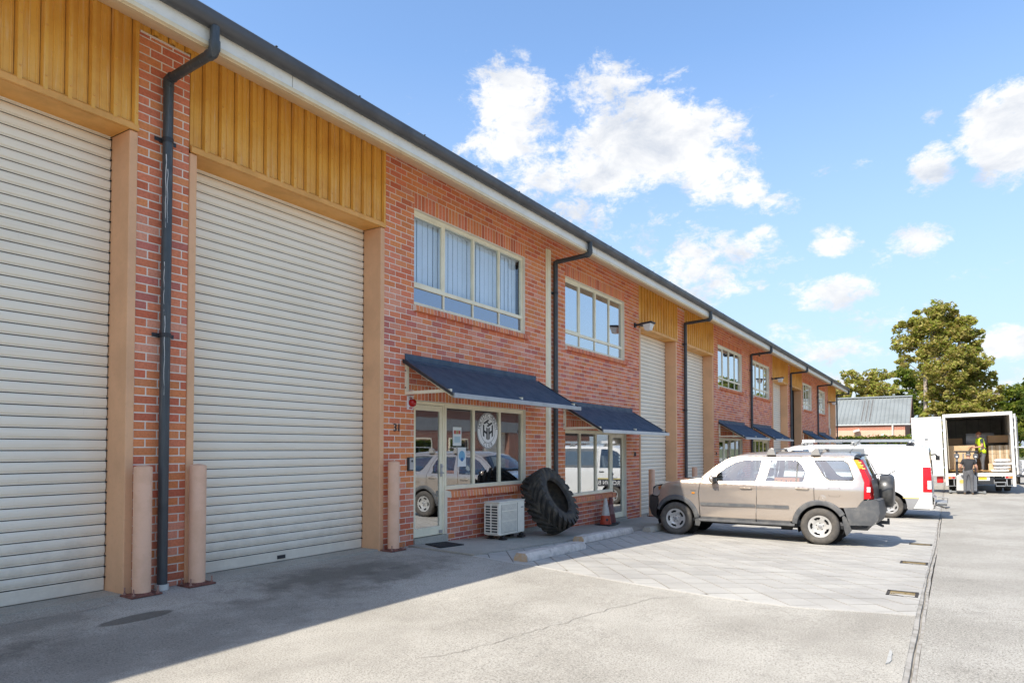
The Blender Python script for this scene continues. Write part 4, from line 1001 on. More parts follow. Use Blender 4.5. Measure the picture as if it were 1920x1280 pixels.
def wheel_stops():
    m = painted('whitewashed_concrete', (.66, .60, .53), .9, .3, scale=7, grain=(50, .7, .01), streak=(5, (1, 1, 1), .8, (.26, .22, .19)))
    ends = painted('chipped_ochre_paint', (.46, .30, .16), .9, .5, scale=16, dcol=(.42, .36, .29))
    for k, (a, b, lab, e) in enumerate((((7.88, -1.86), (9.92, -1.74), 'whitewashed concrete wheel stop nearest the camera with ochre end', 1), ((10.45, -1.42), (13.05, -1.25), 'longer whitewashed wheel stop in front of the road cones', 1), ((13.55, -1.43), (15.5, -1.40), 'grey wheel stop half hidden by the wagon front wheel', 0))):
        A, B_ = Vector(a), Vector(b); d = (B_ - A); L = d.length; mid = (A + B_) / 2; z = gz(mid.x, mid.y)
        r = thing('wheel_stop', lab, 'wheel stop', (mid.x, mid.y, z), math.atan2(d.y, d.x), 'concrete wheel stops'); sl_ = (gz(b[0], b[1]) - gz(a[0], a[1])) / L
        prof = [(-.115, 0), (-.11, .055), (-.075, .112), (.075, .112), (.11, .055), (.115, 0)]
        q = MB(); rows = []; n = 24; rr = random.Random(k)
        for i in range(n + 1):
            u = -L / 2 + L * i / n; tp = .82 if i in (0, n) else 1
            rows.append([(u, v * tp + rr.uniform(-.004, .004), w * (1 if not (i in (0, n)) else .92) + u * sl_ + (rr.uniform(-.007, .004) if w else 0)) for v, w in prof])
        q.strip(rows); q.add(rows[0], [(0, 1, 2, 3, 4, 5)]); q.add(rows[-1], [(5, 4, 3, 2, 1, 0)])
        q.build('block', m if e else M['path'], r, smooth=25)
        if e:
            for s_ in (-1,):
                q = MB(); u0 = s_ * L / 2; sc = 1.02
                q.prism([(v * .85, w * .95) for v, w in prof], lambda v, w, dd: (dd, v, w + u0 * sl_ + .001), u0 - .006, u0 + .035); q.build('painted_end', ends, r)
wheel_stops()
# ------------------------------------------------------------------ vehicles
def cdt_sheet(mb, outer, holes, fn, step=.10, mi=0):
    """fill a 2-D outline (with holes) with a fine mesh and map it with fn(u, v) -> point"""
    pts = [Vector(p) for p in outer]; ed = [(i, (i + 1) % len(outer)) for i in range(len(outer))]
    for h in holes:
        o = len(pts); pts += [Vector(p) for p in h]; ed += [(o + i, o + (i + 1) % len(h)) for i in range(len(h))]
    def inside(p, poly):
        c = False; n = len(poly)
        for i in range(n):
            (x1, y1), (x2, y2) = poly[i], poly[(i + 1) % n]
            if (y1 > p[1]) != (y2 > p[1]) and p[0] < (x2 - x1) * (p[1] - y1) / (y2 - y1) + x1: c = not c
        return c
    us = [p[0] for p in outer]; vs = [p[1] for p in outer]; u = min(us) + step / 2
    while u < max(us):
        v = min(vs) + step / 2
        while v < max(vs):
            if inside((u, v), outer) and not any(inside((u, v), h) for h in holes):
                if all((Vector((u, v)) - q).length > step * .35 for q in pts[:len(ed)]): pts.append(Vector((u, v)))
            v += step
        u += step
    vv, ee, ff, *_ = delaunay_2d_cdt(pts, ed, [], 1, 1e-6)
    tris = []
    for f in ff:
        c = sum((vv[i] for i in f), Vector((0, 0))) / len(f)
        if inside(c, outer) and not any(inside(c, h) for h in holes): tris.append(tuple(f))
    mb.add([fn(p.x, p.y) for p in vv], tris, mi)
def dens(poly, d=.06):
    """add points along the edges of an outline"""
    out = []
    for i in range(len(poly)):
        a, b = Vector(poly[i]), Vector(poly[(i + 1) % len(poly)]); n = max(1, int((b - a).length / d))
        out += [tuple(a.lerp(b, k / n)) for k in range(n)]
    return out
def smoothline(pts, n=6):
    """Catmull-Rom through the points"""
    P = [Vector(p) for p in pts]; out = []
    for i in range(len(P) - 1):
        a, b, c, d = P[max(0, i - 1)], P[i], P[i + 1], P[min(len(P) - 1, i + 2)]
        for k in range(n):
            t = k / n; out.append(tuple(.5 * (2 * b + (c - a) * t + (2 * a - 5 * b + 4 * c - d) * t * t + (3 * b - a - 3 * c + d) * t ** 3)))
    return out + [tuple(P[-1])]
def smooth_normals(me, hw, sg):
    """give a body panel the normals of the curved side it lies on"""
    ns = []
    for v in me.vertices:
        s, h = -v.co.y, v.co.z; e = .02
        ns.append(Vector((sg, (hw(s + e, h) - hw(s - e, h)) / (2 * e), -(hw(s, h + e) - hw(s, h - e)) / (2 * e))).normalized())
    me.polygons.foreach_set('use_smooth', [True] * len(me.polygons))
    for p in me.polygons:
        if p.normal.x * sg < 0: p.flip()
    me.update(); me.normals_split_custom_set_from_vertices(ns)
def arc_pts(c, r, a0, a1, n=18):
    return [(c[0] + r * math.cos(R(a0 + (a1 - a0) * i / n)), c[1] + r * math.sin(R(a0 + (a1 - a0) * i / n))) for i in range(n + 1)]

def car_paint(name, col, flake=.5):
    g = NG(name); n = g.noise(1.6, 5, .6); d = g.noise(9, 5, .65); sx = g.N.new('ShaderNodeSeparateXYZ'); g.L.new(g.pos, sx.inputs[0])
    c = g.mix(g.ramp(n, .4, .75, 0, .35), col, tuple(x * .86 for x in col))
    c = g.mix(g.ramp(n, .55, .8, 0, .18), c, (.52, .455, .39))
    g.fin(c, g.ramp(d, .35, .7, .16, .26), flake, .5, 1.0); return g.m

def wheel(parent, loc, r, w, side, rim_m, rim_r, holes=5, name='wheel'):
    """side -1: the outer face looks towards -x"""
    T = Matrix.Rotation(R(-90 if side < 0 else 90), 4, 'Y')   # local +z becomes the outer side
    h = w / 2; o = bpy.data.objects.new(name, None); COL.objects.link(o); o.parent = parent; o.location = loc; o.empty_display_size = .1
    t = MB(); prof = [(rim_r, h * .78), (rim_r + .02, h * .92), (rim_r + .06, h * 1.0), (r - .055, h * 1.0), (r - .02, h * .90), (r - .004, h * .72), (r, h * .4), (r, -h * .4), (r - .02, -h * .9), (rim_r, -h * .8)]
    t.lathe(prof, 48, T); t.build('tyre', M['tyre'], o, smooth=40)
    g = MB()
    for z in (-.5, -.18, .18, .5): g.lathe([(r + .001, h * z * .7 - .004), (r + .001, h * z * .7 + .004)], 48, T)
    g.build('tread_grooves', M['black'], o, kind='stuff')
    d = MB(); n = 60
    ring = [(rim_r * math.cos(2 * math.pi * k / n), rim_r * math.sin(2 * math.pi * k / n)) for k in range(n)]
    hl = []
    for k in range(holes):
        a = 2 * math.pi * (k + .25) / holes; ra, rb, wa, wb = rim_r * .60, rim_r * .82, .22, .40
        q = [(ra, -wa), (ra + .01, 0), (ra, wa), (rb - .012, wb), (rb, wb * .7), (rb + .004, 0), (rb, -wb * .7), (rb - .012, -wb)]
        hl.append([(rr * math.cos(a + t_ * 5 / holes), rr * math.sin(a + t_ * 5 / holes)) for rr, t_ in q])
    def fn(u, v):
        rr = math.hypot(u, v) / rim_r
        z = h * .80 if rr > .93 else h * lerp(rr, (0, .28, .36, .60, .86, .93), (.60, .60, .42, .70, .72, .80))
        return T @ Vector((u, v, z))
    cdt_sheet(d, ring, hl, fn, .035); d.build('rim', rim_m, o, smooth=45)
    b = MB(); b.lathe([(rim_r, h * .55), (rim_r, -h * .5), (.001, -h * .5)], 32, T); b.lathe([(rim_r * .9, h * .3), (.001, h * .3)], 32, T); b.build('brake_shadow', flat('wheel_dark', (.02, .02, .02), .8), o)
    b = MB(); b.lathe([(.035, h * .5), (.034, h * .66), (.02, h * .70), (.001, h * .70)], 20, T); b.build('hub_cap', flat('hub_grey', (.40, .39, .38), .4, .5), o, smooth=40)
    nb = MB(); nb.lathe([(.011, h * .55), (.011, h * .68), (.001, h * .68)], 6, T); me = nb.mesh('wheel_nut', M['dark_steel'])
    for k in range(holes):
        a = 2 * math.pi * k / holes; v = T @ Vector((.062 * math.cos(a), .062 * math.sin(a), -.01)); inst('wheel_nut', me, o, tuple(v))
    return o

def wagon():
    gold = car_paint('dusty_gold_paint', (.57, .485, .405), .62)
    M['tyre'] = painted('grey_tyre_rubber', (.075, .068, .060), .85, .25, scale=10, dcol=(.13, .115, .095))
    trim = painted('faded_grey_plastic', (.095, .097, .10), .6, .3, scale=6, dcol=(.16, .155, .145)); blk = M['black']
    steel = painted('silver_steel_wheel', (.60, .58, .54), .38, .25, metal=.35, scale=14)
    r = thing('parked_wagon', 'gold four wheel drive wagon with black bumpers and spare wheel, parked nose to the wall', 'car', (14.77, 0, -.38))
    def hw(s, h):
        w = .885
        if h < .62: w -= .10 * ((.62 - h) / .35) ** 2 * .5
        if h > 1.05: w -= .225 * min(1, (h - 1.05) / .58) ** 1.15
        if h > 1.60: w -= .10 * min(1, (h - 1.60) / .12) ** 2
        if s < 2.05: w -= .30 * ((2.05 - s) / .80) ** 2.2
        if s > 5.1: w -= .10 * ((s - 5.1) / .6) ** 2
        w -= .012 * max(0, 1 - abs(h - .72) / .05) * 0
        w += .016 * math.exp(-((h - 1.0) / .13) ** 2)
        return w
    def side(sg, off=0.0): return lambda s, h: (sg * (hw(s, h) + off), -s, h)
    top = smoothline([(1.36, .97), (1.47, 1.005), (1.65, 1.05), (1.98, 1.12), (2.43, 1.185), (2.56, 1.28), (2.78, 1.455), (3.0, 1.585), (3.22, 1.65), (3.5, 1.675), (4.2, 1.68), (5.05, 1.67), (5.25, 1.65), (5.37, 1.60)], 5)
    F, Q = (1.94, .335), (4.71, .335)
    front_door = [(2.455, .405), (2.43, .89), (2.465, 1.10), (2.52, 1.185), (2.60, 1.26), (2.80, 1.42), (3.0, 1.54), (3.22, 1.605), (3.46, 1.628), (3.715, 1.632), (3.645, 1.30), (3.575, 1.07), (3.552, .405)]
    fwin = [(2.74, 1.135), (2.79, 1.27), (2.97, 1.42), (3.13, 1.515), (3.30, 1.562), (3.655, 1.575), (3.60, 1.30), (3.555, 1.135)]
    rear_door = [(3.562, .405), (3.585, 1.07), (3.655, 1.30), (3.725, 1.632), (4.34, 1.628), (4.44, 1.52), (4.53, 1.37), (4.612, 1.07), (4.615, .835)] + arc_pts(Q, .492, 101, 172, 12)
    rwin = [(3.725, 1.145), (3.775, 1.33), (3.80, 1.575), (4.30, 1.57), (4.39, 1.475), (4.47, 1.33), (4.425, 1.145)]
    fender = [(2.44, .43), (2.42, .89), (2.455, 1.10), (2.50, 1.185)] + [p for p in reversed(top) if 1.62 < p[0] < 2.42] + [(1.60, .99), (1.55, .81), (1.50, .76)] + arc_pts(F, .492, 150, 8, 20)
    quarter = [(4.625, .835), (4.622, 1.07), (4.54, 1.375), (4.45, 1.525), (4.355, 1.632), (5.05, 1.628), (5.20, 1.615), (5.27, 1.58), (5.36, 1.42), (5.455, 1.17), (5.445, .85), (5.41, .82), (5.34, .715), (5.13, .70)] + arc_pts(Q, .492, 48, 99, 10)
    qwin = [(4.56, 1.585), (5.10, 1.585), (5.19, 1.52), (5.29, 1.23), (5.27, 1.19), (4.88, 1.185), (4.79, 1.24)]
    roofside = [p for p in top if 2.47 < p[0] < 5.30] + [(5.275, 1.59), (5.20, 1.622), (5.05, 1.636), (4.35, 1.64), (3.715, 1.64), (3.46, 1.636), (3.22, 1.613), (3.0, 1.548), (2.80, 1.428), (2.60, 1.268), (2.52, 1.193)]
    for sg in (-1, 1):
        S_ = side(sg)
        for nm, poly, holes in (('front_fender', fender, []), ('front_door', front_door, [fwin]), ('rear_door', rear_door, [rwin]), ('rear_quarter', quarter, [qwin]), ('roof_rail_panel', roofside, [])):
            m = MB(); cdt_sheet(m, dens(poly, .05), [dens(h, .05) for h in holes], S_, .055); p = m.build(nm, gold, r); smooth_normals(p.data, hw, sg)
            if nm in ('front_door', 'rear_door'):
                s0, s1, z0 = (3.26, 3.49, 1.01) if nm == 'front_door' else (4.30, 4.53, 1.03)
                hd = MB(); x = sg * (hw(s0, z0) + .022); hd.tube([(sg * hw(s0, z0), -s0, z0), (x, -s0 - .025, z0), (x, -s1 + .02, z0), (sg * hw(s1, z0), -s1, z0)], .013, 8)
                hd.lathe([(.055, 0), (.045, -.012), (.001, -.016)], 16, Matrix.Translation((sg * (hw(s0, z0) + .001), -(s0 + s1) / 2 + .03, z0)) @ Matrix.Rotation(R(90 * sg), 4, 'Y')); hd.build('handle', painted('gold_handle', (.36, .29, .22), .4, .2), p, smooth=40)
                md = MB(); a, b = (2.462, 3.547) if nm == 'front_door' else (3.567, 4.17)
                cdt_sheet(md, dens([(a, .635), (a, .695), (b - .02, .70), (b, .69), (b, .645), (b - .02, .638)], .05), [], side(sg, .02), .05); md.build('side_moulding', trim, p, smooth=30)
                sl = MB(); cdt_sheet(sl, dens([(a + .01, .345), (a, .403), (b, .403), (b + (.06 if nm == 'rear_door' else 0), .345)], .06), [], side(sg, .006), .06); sl.build('sill_cover', trim, p, smooth=30)
            for h in holes:
                c = [sum(q[0] for q in h) / len(h), sum(q[1] for q in h) / len(h)]
                k = 1.035 if nm != 'rear_quarter' else 1.07
                big = [(c[0] + (u - c[0]) * k, c[1] + (v - c[1]) * (k + .02)) for u, v in h]; inn = [(c[0] + (u - c[0]) * (.985 if nm != 'rear_quarter' else .93), c[1] + (v - c[1]) * (.975 if nm != 'rear_quarter' else .88)) for u, v in h]
                sm = MB(); cdt_sheet(sm, dens(h), [dens(inn)], side(sg, -.004), .08); sm.build('window_seal', blk, p, smooth=30)
                gl = MB(); cdt_sheet(gl, dens(inn), [], side(sg, -.010), .10); gl.build('window', M['glass_car'], p, smooth=40)
                if nm == 'rear_door':
                    pl = MB(); cdt_sheet(pl, [(4.285, 1.15), (4.31, 1.15), (4.325, 1.565), (4.30, 1.565)], [], side(sg, -.002), .2); pl.build('window_bar', blk, p)
            if nm == 'rear_quarter':
                ff = MB(); o_ = [(4.87, .915), (4.885, .90), (5.05, .90), (5.065, .915), (5.065, 1.055), (5.05, 1.07), (4.885, 1.07), (4.87, 1.055)]; i_ = [(4.96 + (u - 4.9675) * .955 + .0075, .985 + (v - .985) * .955) for u, v in o_]
                cdt_sheet(ff, o_, [i_], side(sg, .0015), .3); ff.build('fuel_flap', flat('panel_gap', (.06, .05, .04), .8), p)
                dn = MB(); dn.lathe([(.075, 0), (.05, .012), (.03, .004), (.001, .016)], 14, Matrix.Translation((sg * hw(4.72, .85), -4.76, .86)) @ Matrix.Rotation(R(90 * sg), 4, 'Y')); dn.build('dent', gold, p, smooth=60)
            if nm == 'front_fender':
                iq = MB(); cdt_sheet(iq, [(2.285, .865), (2.345, .865), (2.345, .895), (2.285, .895)], [], side(sg, .008), .1); iq.build('side_repeater', flat('amber_lens', (.75, .28, .01), .3), p)
                bd = MB()
                for k in range(4): cdt_sheet(bd, [(2.265 + k * .028, .92), (2.283 + k * .028, .92), (2.283 + k * .028, .934), (2.265 + k * .028, .934)], [], side(sg, .003), .1)
                bd.build('badge', flat('badge_grey', (.16, .16, .16), .3, .6), p, kind='stuff')
        # arch trims, mud flaps, bumper corners
        for c, a0, a1 in ((F, 6, 158), (Q, 30, 176)):
            m = MB(); fn = side(sg, .028); rows = []
            for k in range(25):
                t = R(a0 + (a1 - a0) * k / 24); row = []
                for rr, of in ((.395, -.10), (.40, .022), (.425, .032), (.475, .026), (.495, .0)):
                    s, h = c[0] + rr * math.cos(t), c[1] + rr * math.sin(t); x = sg * (hw(s, h) + of); row.append((x, -s, h))
                rows.append(row)
            m.strip(rows); m.build('arch_trim', trim, r, smooth=45)
            lin = MB(); rows = []
            for k in range(25):
                t = R(-20 + 220 * k / 24); rows.append([(sg * .86, -(c[0] + .40 * math.cos(t)), c[1] + .40 * math.sin(t)), (sg * .50, -(c[0] + .40 * math.cos(t)), c[1] + .40 * math.sin(t))])
            lin.strip(rows); lin.add([(sg * .5, -(c[0] + .42 * math.cos(2 * math.pi * k / 24)), c[1] + .42 * math.sin(2 * math.pi * k / 24)) for k in range(24)], [tuple(range(24))]); lin.build('wheel_arch', flat('arch_black', (.012, .012, .012), .9), r)
        fl = MB(); cdt_sheet(fl, dens([(2.36, .53), (2.43, .36), (2.455, .40), (2.47, .33), (2.42, .205), (2.32, .215), (2.355, .38)], .05), [], side(sg, .012), .08); fl.build('mud_flap', trim, r)
        fl = MB(); cdt_sheet(fl, dens([(5.09, .62), (5.17, .50), (5.21, .39), (5.25, .29), (5.15, .17), (5.12, .30), (5.10, .45)], .05), [], side(sg, .012), .08); fl.build('mud_flap', trim, r)
        st = MB(); st.box(sg * .80, sg * .905, -4.26, -2.46, .318, .352); st.tube([(sg * .88, -2.44, .335), (sg * .88, -4.27, .335)], .024, 8); st.build('side_step', trim, r)
        # tail lamp: amber over red, wrapped round the corner
        ol = [(5.275, 1.58), (5.345, 1.58), (5.435, 1.43), (5.365, 1.415)]; rl = [(5.368, 1.41), (5.438, 1.425), (5.535, 1.22), (5.56, .88), (5.45, .87), (5.46, 1.17)]
        lamp = MB(); cdt_sheet(lamp, dens(ol, .04), [], side(sg, .012), .04); lp = lamp.build('indicator_lens', painted('amber_lens_tail', (.85, .33, .012), .18, .08), r, smooth=40)
        for q in range(3):
            e = MB(); s0 = 5.345 + q * .032; h0 = 1.545 - q * .055; cdt_sheet(e, [(s0, h0), (s0 + .05, h0), (s0 + .063, h0 - .022), (s0 + .013, h0 - .022)], [], side(sg, .016), .1); e.build('lens_step', flat('pale_amber', (.9, .55, .12), .3), lp)
        lamp = MB(); cdt_sheet(lamp, dens(rl, .05), [], side(sg, .012), .05); lp = lamp.build('tail_lamp', painted('red_lens_tail', (.62, .008, .015), .16, .06), r, smooth=40)
        e = MB(); cdt_sheet(e, [(5.50, 1.00), (5.56, 1.00), (5.56, 1.09), (5.50, 1.09)], [], side(sg, .017), .1); e.build('reversing_lens', flat('clear_lens', (.75, .75, .72), .15), lp)
        back = MB(); rows = [[(sg * (hw(s, h) + .012), -s, h) for s, h in ((5.345, 1.58), (5.437, 1.427), (5.537, 1.22), (5.562, .87))], [(sg * (hw(s, h) - .10), -s - .01, h) for s, h in ((5.40, 1.58), (5.475, 1.427), (5.562, 1.22), (5.595, .87))]]
        back.strip(rows); back.build('tail_lamp_return', M['red'], r, smooth=40)
        hl = MB(); cdt_sheet(hl, dens([(1.37, .79), (1.40, .93), (1.47, .99), (1.60, 1.01), (1.555, .82), (1.50, .78)], .05), [], side(sg, .004), .05); hl.build('headlight', painted('headlight_lens', (.50, .50, .48), .12, .2, metal=.4), r, smooth=40)
        hl2 = MB(); cdt_sheet(hl2, dens([(1.52, .98), (1.605, 1.012), (1.58, .93), (1.54, .90)], .05), [], side(sg, .008), .05); hl2.build('indicator_lens', flat('amber_front', (.45, .13, .03), .25), r)
        # front bumper side and rear bumper side
        fb = MB(); cdt_sheet(fb, dens([(1.28, .76), (1.50, .775), (1.535, .68), (1.48, .55), (1.455, .40), (1.47, .29), (1.33, .36), (1.27, .52)], .05), [], side(sg, .012), .07); fb.build('front_bumper', trim if False else painted('dark_bumper', (.05, .048, .045), .55, .3), r, smooth=40)
        rb = MB(); cdt_sheet(rb, dens([(5.12, .70), (5.34, .71), (5.43, .84), (5.62, .87), (5.68, .84), (5.70, .62), (5.655, .47), (5.56, .39), (5.22, .385), (5.17, .54)], .06), [], side(sg, .016), .07); rb.build('rear_bumper', trim, r, smooth=40)
        # mirror
        mr = MB(); T = Matrix.Translation((sg * 1.0, -2.73, 1.175)) @ Matrix.Diagonal((.085, .055, .075, 1)); sp = [(math.sin(t), math.cos(t)) for t in [math.pi * k / 10 for k in range(11)]]
        mr.lathe(sp, 18, T); mo = mr.build('mirror', gold, r, smooth=60)
        q = MB(); q.box(sg * .86, sg * .97, -2.80, -2.70, 1.115, 1.135); q.box(sg * .93, sg * 1.07, -2.80, -2.775, 1.12, 1.23); q.build('mirror_base', blk, mo, bevel=.01)
    def cross(rows, mat, nm, crown=.02, n=12):
        m = MB(); out = []
        for s, h, *k in rows:
            w = hw(s, h) + (k[0] if k else 0); c = k[1] if len(k) > 1 else crown
            out.append([(w * u, -(s - (.16 * (1 - abs(u) ** 2.5) * max(0, min(1, (1.7 - s) / .35)) if s < 1.7 else -.05 * (1 - u * u) if s > 5.3 else .05 * (1 - u * u) if 2.5 < s < 3.0 else 0)), h + c * (1 - u * u)) for u in [-1 + 2 * i / n for i in range(n + 1)]])
        m.strip(out); return m.build(nm, mat, r, smooth=45)
    tl = lambda a, b: [p for p in top if a <= p[0] <= b]
    cross([(p[0], p[1], -.002, .045) for p in tl(1.45, 2.44)], gold, 'bonnet')
    cross([(2.44, 1.187, -.01, .05), (2.50, 1.20, -.02, .05), (2.52, 1.225, -.02, .04)], blk, 'scuttle')
    cross([(2.52, 1.235, -.06, .03), (2.66, 1.35, -.06, .04), (2.82, 1.48, -.06, .045), (2.98, 1.575, -.06, .045)], M['glass_car'], 'windscreen')
    cross([(2.97, 1.57, -.01, .045)] + [(p[0], p[1], -.003, .045) for p in tl(3.0, 5.3)], painted('dark_roof_paint', (.30, .25, .2), .3, .2, coat=.5), 'roof')
    cross([(5.28, 1.64, -.01, .04), (5.36, 1.655, -.05, .03), (5.40, 1.64, -.06, .03)], blk, 'rear_spoiler')
    cross([(5.36, 1.625, -.10, .03), (5.45, 1.45, -.09, .0), (5.56, 1.21, -.08, .0)], M['glass_car'], 'rear_window')
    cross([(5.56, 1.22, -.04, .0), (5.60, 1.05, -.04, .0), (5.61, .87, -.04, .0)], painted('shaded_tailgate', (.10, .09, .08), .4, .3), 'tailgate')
    cross([(5.60, .88, .016, .0), (5.68, .85, .016, 0), (5.70, .62, .016, 0), (5.655, .46, .016, 0), (5.56, .385, .016, 0)], trim, 'bumper_face')
    cross([(1.46, 1.0, -.01, .02), (1.38, .95, -.01, .01), (1.37, .79, -.01, 0)], M['black'], 'grille')
    cross([(1.37, .80, .01, 0), (1.28, .76, .012, 0), (1.27, .52, .012, 0), (1.33, .36, .012, 0), (1.47, .28, .012, 0)], painted('dark_bumper', (.05, .048, .045), .55, .3), 'bumper_face')
    fl = MB(); fl.box(-.80, .80, -5.5, -1.5, .30, .36); fl.box(-.3, .3, -4.4, -2.2, .22, .30); fl.cyl((-.45, -4.15, .25), (-.45, -3.95, .25), .06); fl.build('underbody', blk, r)
    cab = MB(); cab.box(-.78, .78, -5.4, -2.5, .36, .42); cab.box(-.74, .74, -2.62, -2.45, .42, 1.14); cab.build('cabin_floor', flat('cabin_grey', (.10, .10, .105), .8), r)
    sw = MB(); 
    for k in range(24):
        pass
    sw.tube([(.36 + .18 * math.cos(t), -2.95 - .07 * math.sin(t), 1.10 + .17 * math.sin(t)) for t in [2 * math.pi * k / 20 for k in range(21)]], .013, 6); sw.build('steering_wheel', blk, r)
    seat_m = flat('seat_cloth', (.28, .28, .29), .9)
    for x, s in ((-.36, 3.35), (.36, 3.35), (-.38, 4.2), (.38, 4.2)):
        q = MB(); q.box(x - .25, x + .25, -s - .02, -s + .48, .42, .62); q.prism([(s - .02, .58), (s + .12, .58), (s + .24, 1.16), (s + .14, 1.18)], lambda u, v, d: (d, -u, v), x - .24, x + .24); st = q.build('seat', seat_m, r, bevel=.03)
        q = MB(); q.prism([(s + .16, 1.20), (s + .27, 1.20), (s + .29, 1.38), (s + .20, 1.38)], lambda u, v, d: (d, -u, v), x - .13, x + .13); q.build('headrest', flat('headrest_pale', (.62, .62, .60), .8), st, bevel=.03)
    cr = thing('plastic_crate', 'orange perforated plastic crate on the back seat of the gold wagon', 'crate', (14.77 - .36, -4.12, -.38 + .80))
    orange = flat('orange_crate', (.72, .26, .07), .5)
    for nm, bx in (('panel', (-.27, -.25, -.2, .26, 0, .42)), ('panel', (.25, .27, -.2, .26, 0, .42)), ('panel', (-.25, .25, -.2, -.18, 0, .42)), ('panel', (-.25, .25, .24, .26, 0, .42)), ('floor_panel', (-.25, .25, -.18, .24, 0, .02))):
        q = MB(); q.box(*bx); q.build(nm, orange, cr)
    hh = MB()
    for k in range(5):
        for z in (.31, .36, .26): hh.box(-.2725, -.270, -.15 + k * .09, -.125 + k * .09, z - .012, z + .012)
    hh.build('holes', flat('crate_hole', (.10, .03, .01), .9), cr, kind='stuff')
    # roof bars and aerial
    for s in (3.82, 4.63):
        q = MB(); q.box(-.66, .66, -s - .045, -s + .005, 1.765, 1.785); bar = q.build('roof_bar', flat('bar_grey', (.22, .22, .22), .4, .5), r, bevel=.006)
        for sg in (-1, 1):
            q = MB(); q.prism([(s - .10, 1.66), (s - .06, 1.76), (s - .01, 1.80), (s + .045, 1.79), (s + .075, 1.66)], lambda u, v, d: (sg * d, -u, v), .60, .70); q.build('bar_foot', flat('bar_foot_grey', (.38, .36, .33), .45, .3), bar, bevel=.008)
    q = MB(); q.tube([(-.1, -5.15, 1.69), (-.1, -5.15, 1.72), (-.1, -5.38, 2.02)], .004, 6); q.cyl((-.1, -5.15, 1.69), (-.1, -5.15, 1.72), .015); q.build('aerial', blk, r)
    q = MB(); q.tube([(-.5, -5.6, 1.30), (-.5, -5.66, 1.33), (-.42, -5.80, 1.30), (-.35, -5.92, 1.38)], .008, 6); q.box(-.52, -.46, -5.62, -5.56, 1.24, 1.32); q.build('wiper', blk, r)
    # spare wheel in its cover
    T = Matrix.Translation((.10, -5.62, .985)) @ Matrix.Rotation(R(90), 4, 'X')
    sp = MB(); sp.lathe([(.001, .255), (.12, .262), (.26, .258), (.30, .235), (.318, .19), (.318, .06), (.30, .03), (.10, .0)], 40, T)
    sp.build('spare_wheel', painted('spare_cover_vinyl', (.05, .05, .048), .35, .3, scale=6, dcol=(.10, .095, .09)), r, smooth=50)
    for sg in (-1, 1):
        for c in (F, Q): wheel(r, (sg * .80, -c[0], .335), .340, .225, sg, steel, .205)
    tow = MB(); tow.box(-.05, .05, -5.80, -5.6, .36, .42); tow.cyl((0, -5.78, .41), (0, -5.78, .47), .02); tow.build('tow_bar', M['dark_steel'], r)
    tow = MB(); tow.tube([(-.3, -5.6, .40), (-.3, -5.68, .36), (-.2, -5.7, .34)], .025, 8); tow.build('recovery_hook', M['dark_steel'], r)
wagon()

